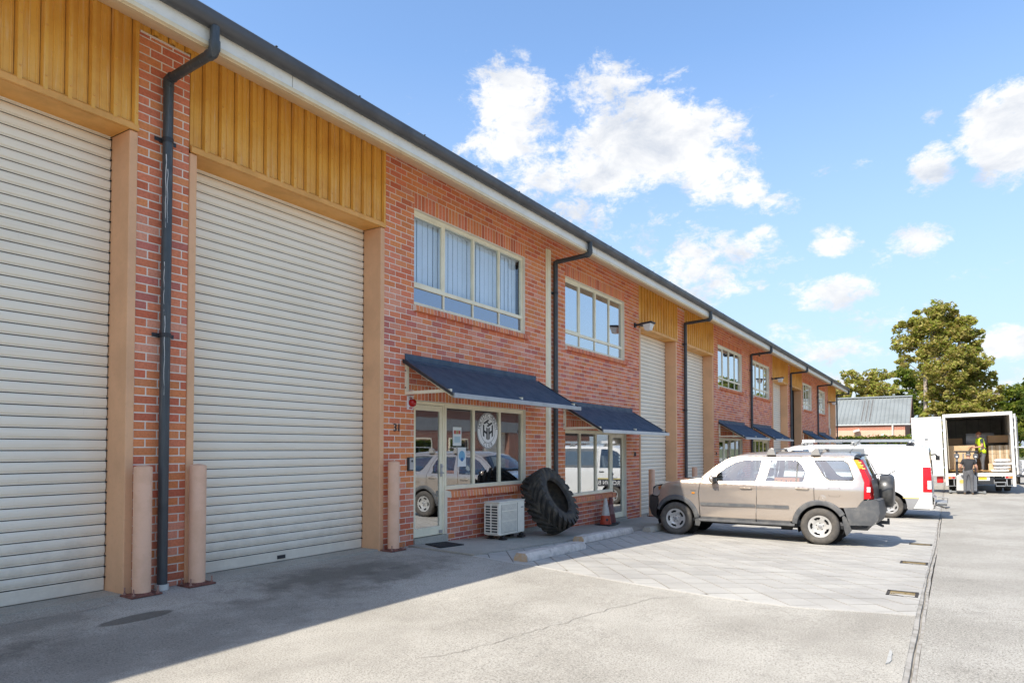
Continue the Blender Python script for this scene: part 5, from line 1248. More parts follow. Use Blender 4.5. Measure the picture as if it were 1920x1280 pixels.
def van():
    wp = painted('white_van_paint', (.80, .79, .755), .28, .07, scale=2.5, coat=.5)
    r = thing('parked_van', 'white delivery van with aluminium roof ladder parked behind the gold wagon', 'van', (22.45, 0, -.51))
    def hw(s, h):
        w = .865
        if h > .95: w -= .13 * min(1, (h - .95) / .95) ** 1.3
        if h > 1.86: w -= .16 * min(1, (h - 1.86) / .18) ** 2
        if h < .5: w -= .04 * ((.5 - h) / .3) ** 2
        if s < 2.3: w -= .16 * ((2.3 - s) / .6) ** 2
        if s > 6.15: w -= .05 * ((s - 6.15) / .22) ** 2
        w += .012 * math.exp(-((h - 1.16) / .03) ** 2) 
        return w
    def side(sg, off=0.0): return lambda s, h: (sg * (hw(s, h) + off), -s, h)
    F, Q = (2.80, .345), (5.37, .345)
    top = smoothline([(1.74, .78), (1.80, 1.02), (2.02, 1.20), (2.30, 1.60), (2.52, 1.84), (2.70, 1.925), (2.9, 1.965), (3.3, 1.985), (4.8, 1.985), (5.9, 1.98), (6.15, 1.945), (6.29, 1.88)], 5)
    fr = [p for p in top if p[0] < 3.38] + [(3.38, 1.985), (3.36, .30)] + arc_pts(F, .40, -5, 185, 20) + [(2.2, .30), (1.80, .33), (1.72, .5)]
    fwin = [(2.25, 1.26), (2.42, 1.56), (2.66, 1.80), (2.90, 1.885), (3.28, 1.90), (3.30, 1.24)]
    mid = [p for p in top if 3.385 < p[0] < 4.77] + [(4.775, 1.985), (4.775, .30), (3.385, .30), (3.385, 1.985)]
    mwin = [(3.42, 1.24), (3.42, 1.91), (4.75, 1.915), (4.75, 1.24)]
    bk = [(4.785, 1.985)] + [p for p in top if p[0] > 4.785] + [(6.335, 1.45), (6.36, .75), (6.37, .30), (6.30, .28)] + arc_pts(Q, .41, -8, 182, 20) + [(4.785, .30)]
    # outlines may repeat an end point; keep them clean
    def clean(q):
        o = []
        for p in q:
            if not o or (Vector(p) - Vector(o[-1])).length > .012: o.append(p)
        if (Vector(o[0]) - Vector(o[-1])).length < .012: o.pop()
        return o
    for sg in (-1, 1):
        for nm, poly, hole in (('cab_side', fr, fwin), ('sliding_door', mid, mwin), ('load_side', bk, None)):
            poly = clean(poly); m = MB(); cdt_sheet(m, dens(poly, .09), [dens(hole, .09)] if hole else [], side(sg), .12); p = m.build(nm, wp, r); smooth_normals(p.data, hw, sg)
            if hole:
                g = MB(); cdt_sheet(g, dens(hole, .1), [], side(sg, -.008), .12); g.build('window', M['glass_car'] if nm == 'cab_side' else painted('grey_glazed_panel', (.17, .18, .185), .2, .1), p, smooth=40)
                if nm == 'sliding_door':
                    g = MB(); cdt_sheet(g, dens([(3.52, 1.33), (3.52, 1.82), (4.62, 1.82), (4.66, 1.78), (4.66, 1.33)], .1), [], side(sg, -.004), .12); g.build('pane', M['glass_car'], p)
            else:
                # pressed panel outline, slide rail and lower trim
                pr = MB(); o_ = [(4.92, 1.30), (4.98, 1.26), (6.00, 1.26), (6.06, 1.30), (6.03, 1.80), (5.97, 1.85), (4.98, 1.86), (4.92, 1.82)]; c = (5.49, 1.56); i_ = [(c[0] + (u - c[0]) * .97, c[1] + (v - c[1]) * .945) for u, v in o_]
                cdt_sheet(pr, dens(o_, .08), [dens(i_, .08)], side(sg, .006), .1); pr.build('pressed_panel', wp, p, smooth=20)
                rl = MB(); cdt_sheet(rl, dens([(4.80, 1.148), (5.9, 1.148), (5.9, 1.160), (4.80, 1.160)], .1), [], side(sg, .004), .2); rl.build('slide_rail', flat('rail_grey', (.24, .24, .23), .5), p)
                fo = MB(); cdt_sheet(fo, dens([(4.80, 1.205), (6.1, 1.205), (6.1, 1.212), (4.80, 1.212)], .1), [], side(sg, .012), .2); fo.build('swage_line', flat('swage_grey', (.5, .5, .48), .5), p)
                tr = MB(); cdt_sheet(tr, dens([(5.79, .27), (5.91, .27), (6.06, .55), (5.73, .55), (5.76, .45)], .08), [], side(sg, .006), .1); tr.build('lower_trim', flat('van_trim_grey', (.30, .30, .30), .5), p)
                yl = MB(); cdt_sheet(yl, dens([(5.69, .555), (6.06, .555), (6.07, .58), (5.67, .58)], .08), [], side(sg, .004), .1); yl.build('yellow_stripe', flat('van_yellow', (.62, .50, .15), .5), p)
                gp = MB(); cdt_sheet(gp, [(6.145, .55), (6.151, .55), (6.151, 1.90), (6.145, 1.90)], [], side(sg, .003), .3); gp.build('door_gap', flat('van_gap', (.35, .35, .34), .6), p)
                tl = MB(); cdt_sheet(tl, dens([(6.155, .74), (6.155, 1.41), (6.34, 1.41), (6.36, .74)], .06), [], side(sg, .010), .06); t_ = tl.build('tail_lamp', painted('van_red_lens', (.60, .008, .015), .15, .08), p, smooth=40)
                q = MB(); cdt_sheet(q, dens([(6.26, .82), (6.26, 1.05), (6.35, 1.05), (6.355, .82)], .06), [], side(sg, .013), .06); q.build('reversing_lens', flat('clear_lens', (.75, .75, .72), .15), t_)
            if nm == 'cab_side':
                bd = MB(); cdt_sheet(bd, dens([(2.3, .62), (3.35, .62), (3.35, .86), (2.3, .86)], .1), [], side(sg, .004), .12); bd.build('dark_band', flat('van_band', (.05, .05, .055), .5), p)
                yl = MB(); cdt_sheet(yl, dens([(2.2, .865), (3.35, .865), (3.35, .90), (2.2, .90)], .1), [], side(sg, .004), .12); yl.build('yellow_stripe', flat('van_yellow', (.62, .50, .15), .5), p)
                if sg < 0:
                    me = text_mesh('CROWN B', .20, .001); me.materials.append(flat('decal_white', (.82, .82, .81), .5)); t_ = inst('lettering', me, p, (-hw(2.8, .74) - .012, -2.85, .74)); t_.rotation_euler = (R(90), 0, R(-90))
                mr = MB(); mr.box(sg * .93, sg * 1.10, -2.36, -2.28, 1.22, 1.48); mr.box(sg * .80, sg * .95, -2.34, -2.30, 1.26, 1.30); mr.build('mirror', wp, p, bevel=.02)
                hn = MB(); hn.box(sg * (hw(3.1, 1.1) - .002), sg * (hw(3.1, 1.1) + .02), -3.30, -3.12, 1.10, 1.13); hn.build('handle', M['black'], p)
        for c in (F, Q):
            wheel(r, (sg * .77, -c[0], .325), .325, .20, sg, flat('van_steel_wheel', (.45, .44, .42), .4, .4, dirt=.3, scale=14), .20, 6)
            lin = MB(); rows = []
            for k in range(25):
                t = R(-20 + 220 * k / 24); rows.append([(sg * (hw(c[0], .5) - .004), -(c[0] + .405 * math.cos(t)), c[1] + .405 * math.sin(t)), (sg * .45, -(c[0] + .405 * math.cos(t)), c[1] + .405 * math.sin(t))])
            lin.strip(rows); lin.add([(sg * .45, -(c[0] + .41 * math.cos(2 * math.pi * k / 24)), c[1] + .41 * math.sin(2 * math.pi * k / 24)) for k in range(24)], [tuple(range(24))]); lin.build('wheel_arch', flat('arch_black', (.012, .012, .012), .9), r)
    def cross(rows, mat, nm, n=12):
        m = MB(); out = []
        for s, h, d, c in rows:
            w = hw(s, h) + d; out.append([(w * u, -(s - (.10 * (1 - u * u) if s < 2.6 else -.03 * (1 - u * u) if s > 6.2 else 0)), h + c * (1 - u * u)) for u in [-1 + 2 * i / n for i in range(n + 1)]])
        m.strip(out); return m.build(nm, mat, r, smooth=45)
    cross([(p[0], p[1], -.002, .055) for p in top if p[0] >= 2.5], wp, 'roof')
    cross([(2.0, 1.19, -.02, .05), (2.3, 1.60, -.06, .05), (2.52, 1.845, -.05, .05)], M['glass_car'], 'windscreen')
    cross([(1.72, .35, -.02, 0), (1.70, .75, -.02, 0), (1.80, 1.03, -.01, .02), (2.02, 1.2, -.01, .04)], wp, 'nose')
    cross([(6.29, 1.885, -.03, .03), (6.31, 1.82, -.05, .0)], wp, 'tailgate_top')
    cross([(6.30, 1.84, -.06, 0), (6.33, 1.45, -.06, 0), (6.35, 1.20, -.06, 0)], M['glass_car'], 'rear_window')
    cross([(6.35, 1.22, -.02, 0), (6.365, .75, -.02, 0), (6.37, .45, -.02, 0)], wp, 'tailgate')
    cross([(6.37, .62, .004, 0), (6.43, .58, .004, 0), (6.42, .30, .004, 0), (6.36, .27, .004, 0)], wp, 'rear_bumper')
    b = MB(); b.box(-.8, .8, -6.3, -1.85, .26, .34); b.box(-.76, .76, -6.2, -2.0, .34, .40); b.build('underbody', M['black'], r)
    b = MB(); b.box(-.7, .7, -4.7, -4.66, .4, 1.7); b.build('bulkhead', flat('cabin_grey', (.10, .10, .105), .8), r)
    for x in (-.4, .4):
        q = MB(); q.box(x - .25, x + .25, -3.2, -2.75, .5, .95); q.prism([(3.1, .95), (3.22, .95), (3.36, 1.66), (3.26, 1.66)], lambda u, v, d: (d, -u, v), x - .22, x + .22); q.build('seat', flat('seat_cloth', (.28, .28, .29), .9), r, bevel=.03)
    st = MB(); st.box(-.55, .55, -6.72, -6.46, .42, .455); st.box(-.5, .5, -6.70, -6.48, .36, .42); st.tube([(-.5, -6.70, .45), (-.55, -6.72, .58), (-.45, -6.50, .60)], .014, 8); st.tube([(-.2, -6.45, .36), (-.2, -6.62, .30), (-.05, -6.75, .30), (.1, -6.66, .26)], .02, 8); st.build('rear_step', flat('step_grey', (.36, .36, .35), .5, .3), r)
    cam_ = MB(); cam_.tube([(-.45, -6.34, 1.74), (-.45, -6.44, 1.76), (-.45, -6.50, 1.70)], .02, 8); cam_.cyl((-.45, -6.5, 1.72), (-.45, -6.5, 1.60), .05, n=12); cam_.build('rear_mirror', M['black'], r)
    wp_ = MB(); wp_.tube([(-.3, -6.37, 1.2), (-.2, -6.35, 1.6)], .012, 6); wp_.build('wiper', M['black'], r)
    ae = MB(); ae.tube([(-.6, -4.0, 1.95), (-.6, -4.2, 2.2)], .004, 6); 
    # roof bars and the ladder lying on them
    for s in (3.12, 4.45, 5.85):
        q = MB(); q.box(-.72, .72, -s - .02, -s + .02, 2.07, 2.10); bar = q.build('roof_bar', M['alu'], r, bevel=.004)
        for sg in (-1, 1):
            q = MB(); q.prism([(s - .10, 1.975), (s - .05, 2.09), (s + .05, 2.09), (s + .12, 1.975)], lambda u, v, d: (sg * d, -u, v), .56, .66); q.build('bar_foot', M['dark_steel'] if s > 5 else flat('step_grey', (.36, .36, .35), .5, .3), bar)
    lad = thing('roof_ladder', 'bright aluminium ladder lying on the roof bars of the white van', 'ladder', (22.45 - .25, 0, -.51 + 2.103))
    for x in (-.2, .2):
        q = MB(); q.box(x - .012, x + .012, -5.95, -3.05, .0, .075); q.build('rail', M['alu'], lad)
        q = MB(); q.box(x - .016, x + .016, -3.40, -3.05, -.004, .08); q.build('end_cap', flat('pale_cap', (.7, .7, .69), .4), lad)
    rg = MB(); rg.cyl((-.19, 0, .04), (.19, 0, .04), .014, n=10); me = rg.mesh('rung', M['alu'])
    for k in range(10): inst('rung', me, lad, (0, -3.3 - k * .28, 0))
van()
# ------------------------------------------------------------------ the truck being unloaded, its cargo and the two workers
TP = Vector((35.0, -7.86, -.47)); ROLL = R(-1.8); TM = Matrix.Translation(TP) @ Matrix.Rotation(ROLL, 4, 'X')
def on_truck(name, label, cat, x, y, h, group=None, rz=0):
    r = thing(name, label, cat, tuple(TM @ Vector((x, y, h))), 0, group); r.rotation_euler = (Matrix.Rotation(ROLL, 3, 'X') @ Matrix.Rotation(rz, 3, 'Z')).to_euler(); return r
def truck():
    wh = painted('truck_white_paint', (.78, .76, .71), .42, .16, scale=2, streak=(3, (4, 4, 1), .25, (.45, .38, .30)))
    inn = painted('truck_inner_lining', (.70, .66, .60), .8, .25, scale=3)
    r = on_truck('box_truck', 'white box truck with both rear doors open and its load showing', 'truck', 0, 0, 0)
    L, hw, b, t = 6.2, 1.21, .82, 3.36
    m = MB(); m.box(.02, L, hw - .05, hw, b + .02, t - .03); m.box(.02, L, -hw, -hw + .05, b + .02, t - .03); m.box(L - .06, L, -hw + .05, hw - .05, b + .02, t - .03); m.build('body_wall', wh, r)
    m = MB(); m.box(.0, L, -hw - .01, hw + .01, t - .03, t + .015); m.build('roof', wh, r)
    m = MB(); m.box(.07, L - .07, hw - .075, hw - .052, b + .06, t - .04); m.box(.07, L - .07, -hw + .052, -hw + .075, b + .06, t - .04); m.box(L - .10, L - .065, -hw + .08, hw - .08, b + .06, t - .04); m.box(.07, L - .1, -hw + .08, hw - .08, t - .07, t - .035); m.build('lining', inn, r)
    for y in (.72, .25, -.25, -.72):
        q = MB(); q.box(L - .12, L - .102, y - .02, y + .02, b + .06, t - .08); q.build('lining_batten', flat('batten_grey', (.55, .52, .48), .7), r)
    for z in (1.55, 2.45):
        for sg in (-1, 1):
            q = MB(); q.box(.3, L - .2, sg * (hw - .10), sg * (hw - .077), z - .03, z + .03); q.build('tie_rail', M['grey_steel'], r)
    m = MB(); m.box(-.01, L, -hw, hw, b - .09, b + .018); m.build('load_floor', flat('floor_ply', (.40, .33, .24), .8), r)
    # rear frame
    for sg in (-1, 1):
        q = MB(); q.box(-.07, .018, sg * (hw - .085), sg * (hw + .015), b - .55 if sg < 0 else b - .5, t + .02); q.build('rear_post', wh, r, bevel=.008)
        for z in (1.1, 1.9, 2.7, 3.15):
            h_ = MB(); h_.box(-.10, -.055, sg * (hw + .016), sg * (hw + .05), z - .05, z + .05); h_.build('door_hinge', M['grey_steel'], r)
    q = MB(); q.box(-.075, .016, -hw + .086, hw - .086, t - .12, t + .02); q.build('rear_header', wh, r, bevel=.008)
    q = MB(); q.box(-.09, .014, -hw + .086, hw - .086, b - .12, b + .02); q.build('rear_sill', wh, r, bevel=.008)
    q = MB(); q.tube([(.1, hw - .02, t - .4), (.05, hw - .12, t - .2), (.02, hw - .15, b + .2)], .012, 6); q.build('strap', flat('strap_cream', (.6, .55, .42), .8), r)
    # open doors: the left one stands square to the body, the right one lies back along its side
    d = MB(); d.box(-.03, .03, hw + .06, hw + 1.19, b - .08, t - .06); dl = d.build('door', wh, r, bevel=.006)
    for y in (hw + .10, hw + 1.12): 
        q = MB()
        for z in (b + .0, 1.4, 2.2, t - .15): q.cyl((-.03, y, z), (-.038, y, z), .012, n=6)
        q.build('door_rivets', M['dark_steel'], dl, kind='stuff')
    q = MB(); q.box(-.06, -.03, hw + .60, hw + .72, 2.32, 2.38); q.build('lock_plate', M['grey_steel'], dl)
    d = MB(); d.box(.02, 1.2, -hw - .12, -hw - .06, b - .05, t - .08); dr = d.build('door', wh, r, bevel=.006)
    q = MB(); q.cyl((.04, -hw - .15, b + .1), (.04, -hw - .15, t - .2), .018, n=8); q.build('locking_bar', M['alu'], dr)
    # chassis, lamps, step, plate, wheels
    c = MB(); c.box(.1, L + 2, -.48, -.36, .50, .72); c.box(.1, L + 2, .36, .48, .50, .72); c.box(.05, .2, -1.1, 1.1, .56, .66); c.build('chassis', M['dark_steel'], r)
    q = MB(); q.box(-.03, .03, -.48, .48, .36, .70); q.build('rear_panel', M['dark_steel'], r, bevel=.01)
    q = MB(); q.box(-.045, -.032, -.34, .06, .52, .69); pl = q.build('plate_board', flat('plate_white', (.7, .7, .66), .5), r)
    q = MB(); q.box(-.052, -.046, -.24, .05, .56, .67); q.build('number_plate', flat('plate_yellow', (.75, .52, .04), .4), pl)
    for sg in (-1, 1):
        q = MB(); q.box(-.06, .0, sg * .86, sg * 1.14, .60, .72); lm = q.build('tail_lamp', flat('lamp_white', (.7, .68, .64), .4), r, bevel=.006)
        for (y0, y1, mm) in ((.88, .97, M['red']), (.97, 1.04, flat('lamp_pink', (.75, .25, .18), .3)), (1.04, 1.12, flat('amber_lens', (.75, .28, .01), .3))):
            q = MB(); q.box(-.066, -.06, min(sg * y0, sg * y1), max(sg * y0, sg * y1), .615, .705); q.build('lens', mm, lm)
        q = MB(); q.box(-.02, .0, sg * .90, sg * .94, .30, .60); q.box(-.02, 0, sg * .84, sg * 1.16, .285, .31); q.build('lamp_bracket', M['grey_steel'], r)
        mf = MB(); mf.box(1.0, 1.02, sg * .62, sg * 1.12, .16, .62); mf.build('mud_flap', M['black'], r)
        for x in (1.55, L + 1.3):
            for k in ((0, .30) if x < 3 else (0,)):
                w = MB(); T = Matrix.Translation((x, sg * (1.0 - k), .42)) @ Matrix.Rotation(R(90), 4, 'X'); w.lathe([(.24, .10), (.30, .12), (.40, .11), (.42, .07), (.42, -.07), (.40, -.11), (.30, -.12), (.24, -.10)], 36, T); o = w.build('wheel', M['tyre'], r, smooth=40)
                w = MB(); w.lathe([(.24, .06), (.15, .02), (.001, .02)], 24, T); w.build('rim', flat('rim_grey', (.3, .3, .3), .5), o)
    q = MB(); q.box(-.30, .05, -.88, -.50, .44, .47); q.tube([(-.28, -.86, .46), (-.28, -.84, .30), (-.28, -.54, .30), (-.28, -.52, .46)], .018, 8); q.box(-.29, -.1, -.82, -.56, .30, .32); q.build('rear_step', M['grey_steel'], r)
    q = MB(); q.box(.1, .3, hw + .10, hw + .34, .42, .70); q.build('side_lamp', M['red'], r, bevel=.03)
    q = MB(); q.box(.1, .3, hw - .05, hw + .09, .46, .68); q.build('side_lamp_bracket', flat('lamp_bracket_pale', (.55, .47, .40), .5), r)
    # cab
    q = MB(); q.prism([(L + .15, .55), (L + 1.95, .55), (L + 2.0, 1.2), (L + 1.7, 2.2), (L + .2, 2.3)], lambda u, v, d: (u, d, v), -1.0, 1.0); q.build('cab', wh, r, bevel=.05)
truck()

def cargo():
    cb = painted('tan_cardboard', (.60, .42, .235), .85, .12, scale=5); cb2 = painted('brown_cardboard', (.40, .245, .13), .85, .15, scale=5); cb3 = painted('wrapped_cardboard', (.50, .36, .215), .5, .2, scale=8)
    tape = flat('packing_tape', (.66, .56, .42), .3)
    B0 = .839
    def carton(x, y, h, d, w, t, mat, label, tape_w=True, group=None):
        r = on_truck('carton', label, 'box', x, y, h, group); m = MB(); m.box(0, d, -w / 2, w / 2, 0, t); m.build('board', mat, r, bevel=.006)
        if tape_w:
            q = MB(); q.box(-.002, .0, -.03, .03, .0, t); q.box(0, d, -.03, .03, t, t + .002); q.build('tape', tape, r)
        return r
    r = carton(1.0, .60, B0 + .13, 1.0, 1.02, 1.06, cb, 'largest tan carton standing on the left of the truck floor', False)
    q = MB(); q.box(-.004, 0, -.51, .51, .9, .905); q.build('flap_edge', cb2, r)
    for k in range(3):
        q = MB(); q.box(-.003, 0, -.50, -.15, .12 + .17 * k, .125 + .17 * k); q.build('print_line', flat('carton_print', (.42, .27, .13), .8), r)
    p = on_truck('pallet', 'wooden pallet under the large tan carton', 'pallet', .3, .62, B0)
    wood = painted('pallet_pine', (.56, .34, .13), .85, .25, scale=9)
    for k in range(5):
        q = MB(); q.box(k * .29, k * .29 + .10, -.55, .60, .095, .115); q.build('top_board', wood, p)
    for y in (-.52, .0, .50):
        q = MB(); q.box(0, 1.3, y, y + .08, .018, .094); q.build('bearer', wood, p)
    p = on_truck('pallet', 'small wooden pallet by the feet of the worker in the yellow vest', 'pallet', .25, -.30, B0)
    for k in range(3):
        q = MB(); q.box(k * .2, k * .2 + .12, -.2, .42, .07, .09); q.build('top_board', wood, p)
    for y in (-.18, .32):
        q = MB(); q.box(0, .55, y, y + .07, .002, .069); q.build('bearer', wood, p)
    carton(2.3, .80, B0 + 1.2, .7, .58, .32, cb2, 'dark brown carton stacked at the back left of the load', False)
    carton(2.2, .45, B0, .9, 1.4, 1.19, cb2, 'dark brown carton low at the back of the load', False)
    # bubble-wrap roll
    r = on_truck('wrap_roll', 'pale roll of bubble wrap lying across the load behind the worker', 'roll', 2.6, -.15, B0 + 1.42)
    m = MB(); T = Matrix.Rotation(R(90), 4, 'X'); m.lathe([(.06, -.52), (.30, -.52), (.31, -.3), (.30, .0), (.315, .3), (.30, .52), (.06, .52)], 28, T); m.build('roll', painted('bubble_wrap', (.56, .56, .57), .35, .2, scale=14), r, smooth=40)
    carton(2.2, -.75, B0, .9, 1.0, 1.10, cb2, 'dark carton behind the wrapped stack', False)
    carton(1.5, -.80, B0 + 1.27, .8, .80, .32, painted('long_brown_carton', (.42, .25, .125), .8, .1, scale=4), 'long brown carton lying on top of the wrapped stack at right', False)
    st = 0
    for j, h in enumerate((0, .37, .74)):
        for i, y in enumerate((-.53, -.80, -1.04)):
            w = .262 if i < 2 else .20
            k_ = ('lowest', 'middle', 'top')[j] + ' row, ' + ('left', 'centre', 'right')[i]
            carton(1.2 + .01 * ((i + j) % 2), y, B0 + .05 + h, .6, w, .362, cb3, 'small film-wrapped carton of the right-hand stack, %s' % k_, True, 'film-wrapped cartons stacked at right')
    m = on_truck('carton', 'tan carton standing on the floor beside the white bags', 'box', .5, -.44, B0)
    q = MB(); q.box(0, .3, -.10, .10, 0, .38); q.build('board', cb, m, bevel=.005)
    wb = painted('white_poly_bag', (.76, .76, .76), .4, .1, scale=9)
    for k, (y, w, off, lab) in enumerate(((-.72, .62, .0, 'lowest'), (-.80, .58, .05, 'second from bottom'), (-.84, .70, .02, 'second from top'), (-.82, .54, .06, 'topmost'))):
        r = on_truck('white_bag', 'white wrapped bag of sheeting at the truck edge, %s of the pile' % lab, 'bag', .15 + off, y, B0 + k * .145, 'white bags piled at the truck edge')
        m = MB(); rr = random.Random(k + 3); rows = []
        for i in range(9):
            u = -w / 2 + w * i / 8; e = 1 if 0 < i < 8 else .55
            rows.append([(.28 + math.cos(t) * .27 * (1 if e == 1 else .9) + rr.uniform(-.01, .01), u + rr.uniform(-.008, .008), .07 + math.sin(t) * .068 * e * (1 if abs(math.sin(t)) > .5 else .9) + rr.uniform(-.006, .006)) for t in [2 * math.pi * q / 12 for q in range(12)]])
        m.strip(rows, closed=True); m.add(rows[0], [tuple(range(12))]); m.add(rows[-1], [tuple(range(11, -1, -1))]); m.build('bag', wb, r, smooth=60)
cargo()

def stacker():
    x0 = 34.42; z = gz(x0, -7.4)
    r = thing('pallet_stacker', 'grey walk-behind pallet stacker with a dark mast pushed up to the truck', 'stacker', (x0, -7.36, z))
    gp = painted('stacker_grey', (.56, .55, .52), .45, .15); dk = M['dark_steel']
    b = MB(); b.prism([(-.36, .12), (.36, .12), (.36, .72), (.30, .80), (-.30, .80), (-.36, .72)], lambda u, v, d: (d, u, v), 0, .42); b.build('body', gp, r, bevel=.03)
    b = MB(); b.box(-.01, .43, -.365, .365, .03, .13); b.build('skirt', dk, r, bevel=.01)
    for y in (-.33, .33):
        q = MB(); q.box(.36, .46, y - .045, y + .045, .80, 1.72); q.box(.42, .5, y - .03, y + .03, .13, 1.80); q.build('mast', dk, r, bevel=.006)
        q = MB(); q.box(.34, .362, y - .035, y + .035, 1.35, 1.48); q.build('mast_label', M['white'], r)
        q = MB(); q.box(.1, .35, y - .09, y + .09, 1.50, 1.68); q.build('work_lamp', flat('lamp_shell', (.10, .10, .105), .5), r, bevel=.02)
        q = MB(); q.cyl((.09, y, 1.56), (.1, y, 1.56), .04, n=12); q.build('lamp_lens', flat('clear_lens', (.75, .75, .72), .15), r)
    q = MB(); q.box(.34, .48, -.41, .41, 1.74, 1.81); q.build('mast_header', dk, r, bevel=.006)
    for zz in (1.02, 1.28):
        q = MB(); q.box(.38, .44, -.30, .30, zz, zz + .045); q.build('mast_bar', dk, r)
    q = MB(); q.cyl((.40, .1, .8), (.40, .1, 1.7), .025, n=10); q.cyl((.40, -.1, .8), (.40, -.1, 1.7), .025, n=10); q.build('lift_ram', M['grey_steel'], r)
    for y in (-.62, .58):
        q = MB(); q.box(.15, .85, y - .05, y + .05, .04, .12); q.box(.2, .3, min(y, y * .5), max(y, y * .5), .05, .11); lg = q.build('outrigger', flat('outrigger_grey', (.24, .25, .25), .5), r, bevel=.008)
        w = MB(); w.cyl((.2, y - .03, .045), (.2, y + .03, .045), .045, n=14); w.cyl((.75, y - .03, .045), (.75, y + .03, .045), .045, n=14); w.build('roller', M['black'], lg)
    q = MB(); q.tube([(.0, 0, .70), (-.20, 0, 1.02), (-.24, 0, 1.06)], .03, 8); q.tube([(-.23, -.24, 1.03), (-.25, -.20, 1.08), (-.25, .20, 1.08), (-.23, .24, 1.03)], .02, 8); q.build('tiller', M['black'], r)
    q = MB(); q.lathe([(.08, 0), (.08, .004), (0, .004)], 20, Matrix.Translation((0, .17, .52)) @ Matrix.Rotation(R(-90), 4, 'Y')); q.build('round_badge', flat('badge_yellow', (.62, .50, .12), .5), r)
stacker()

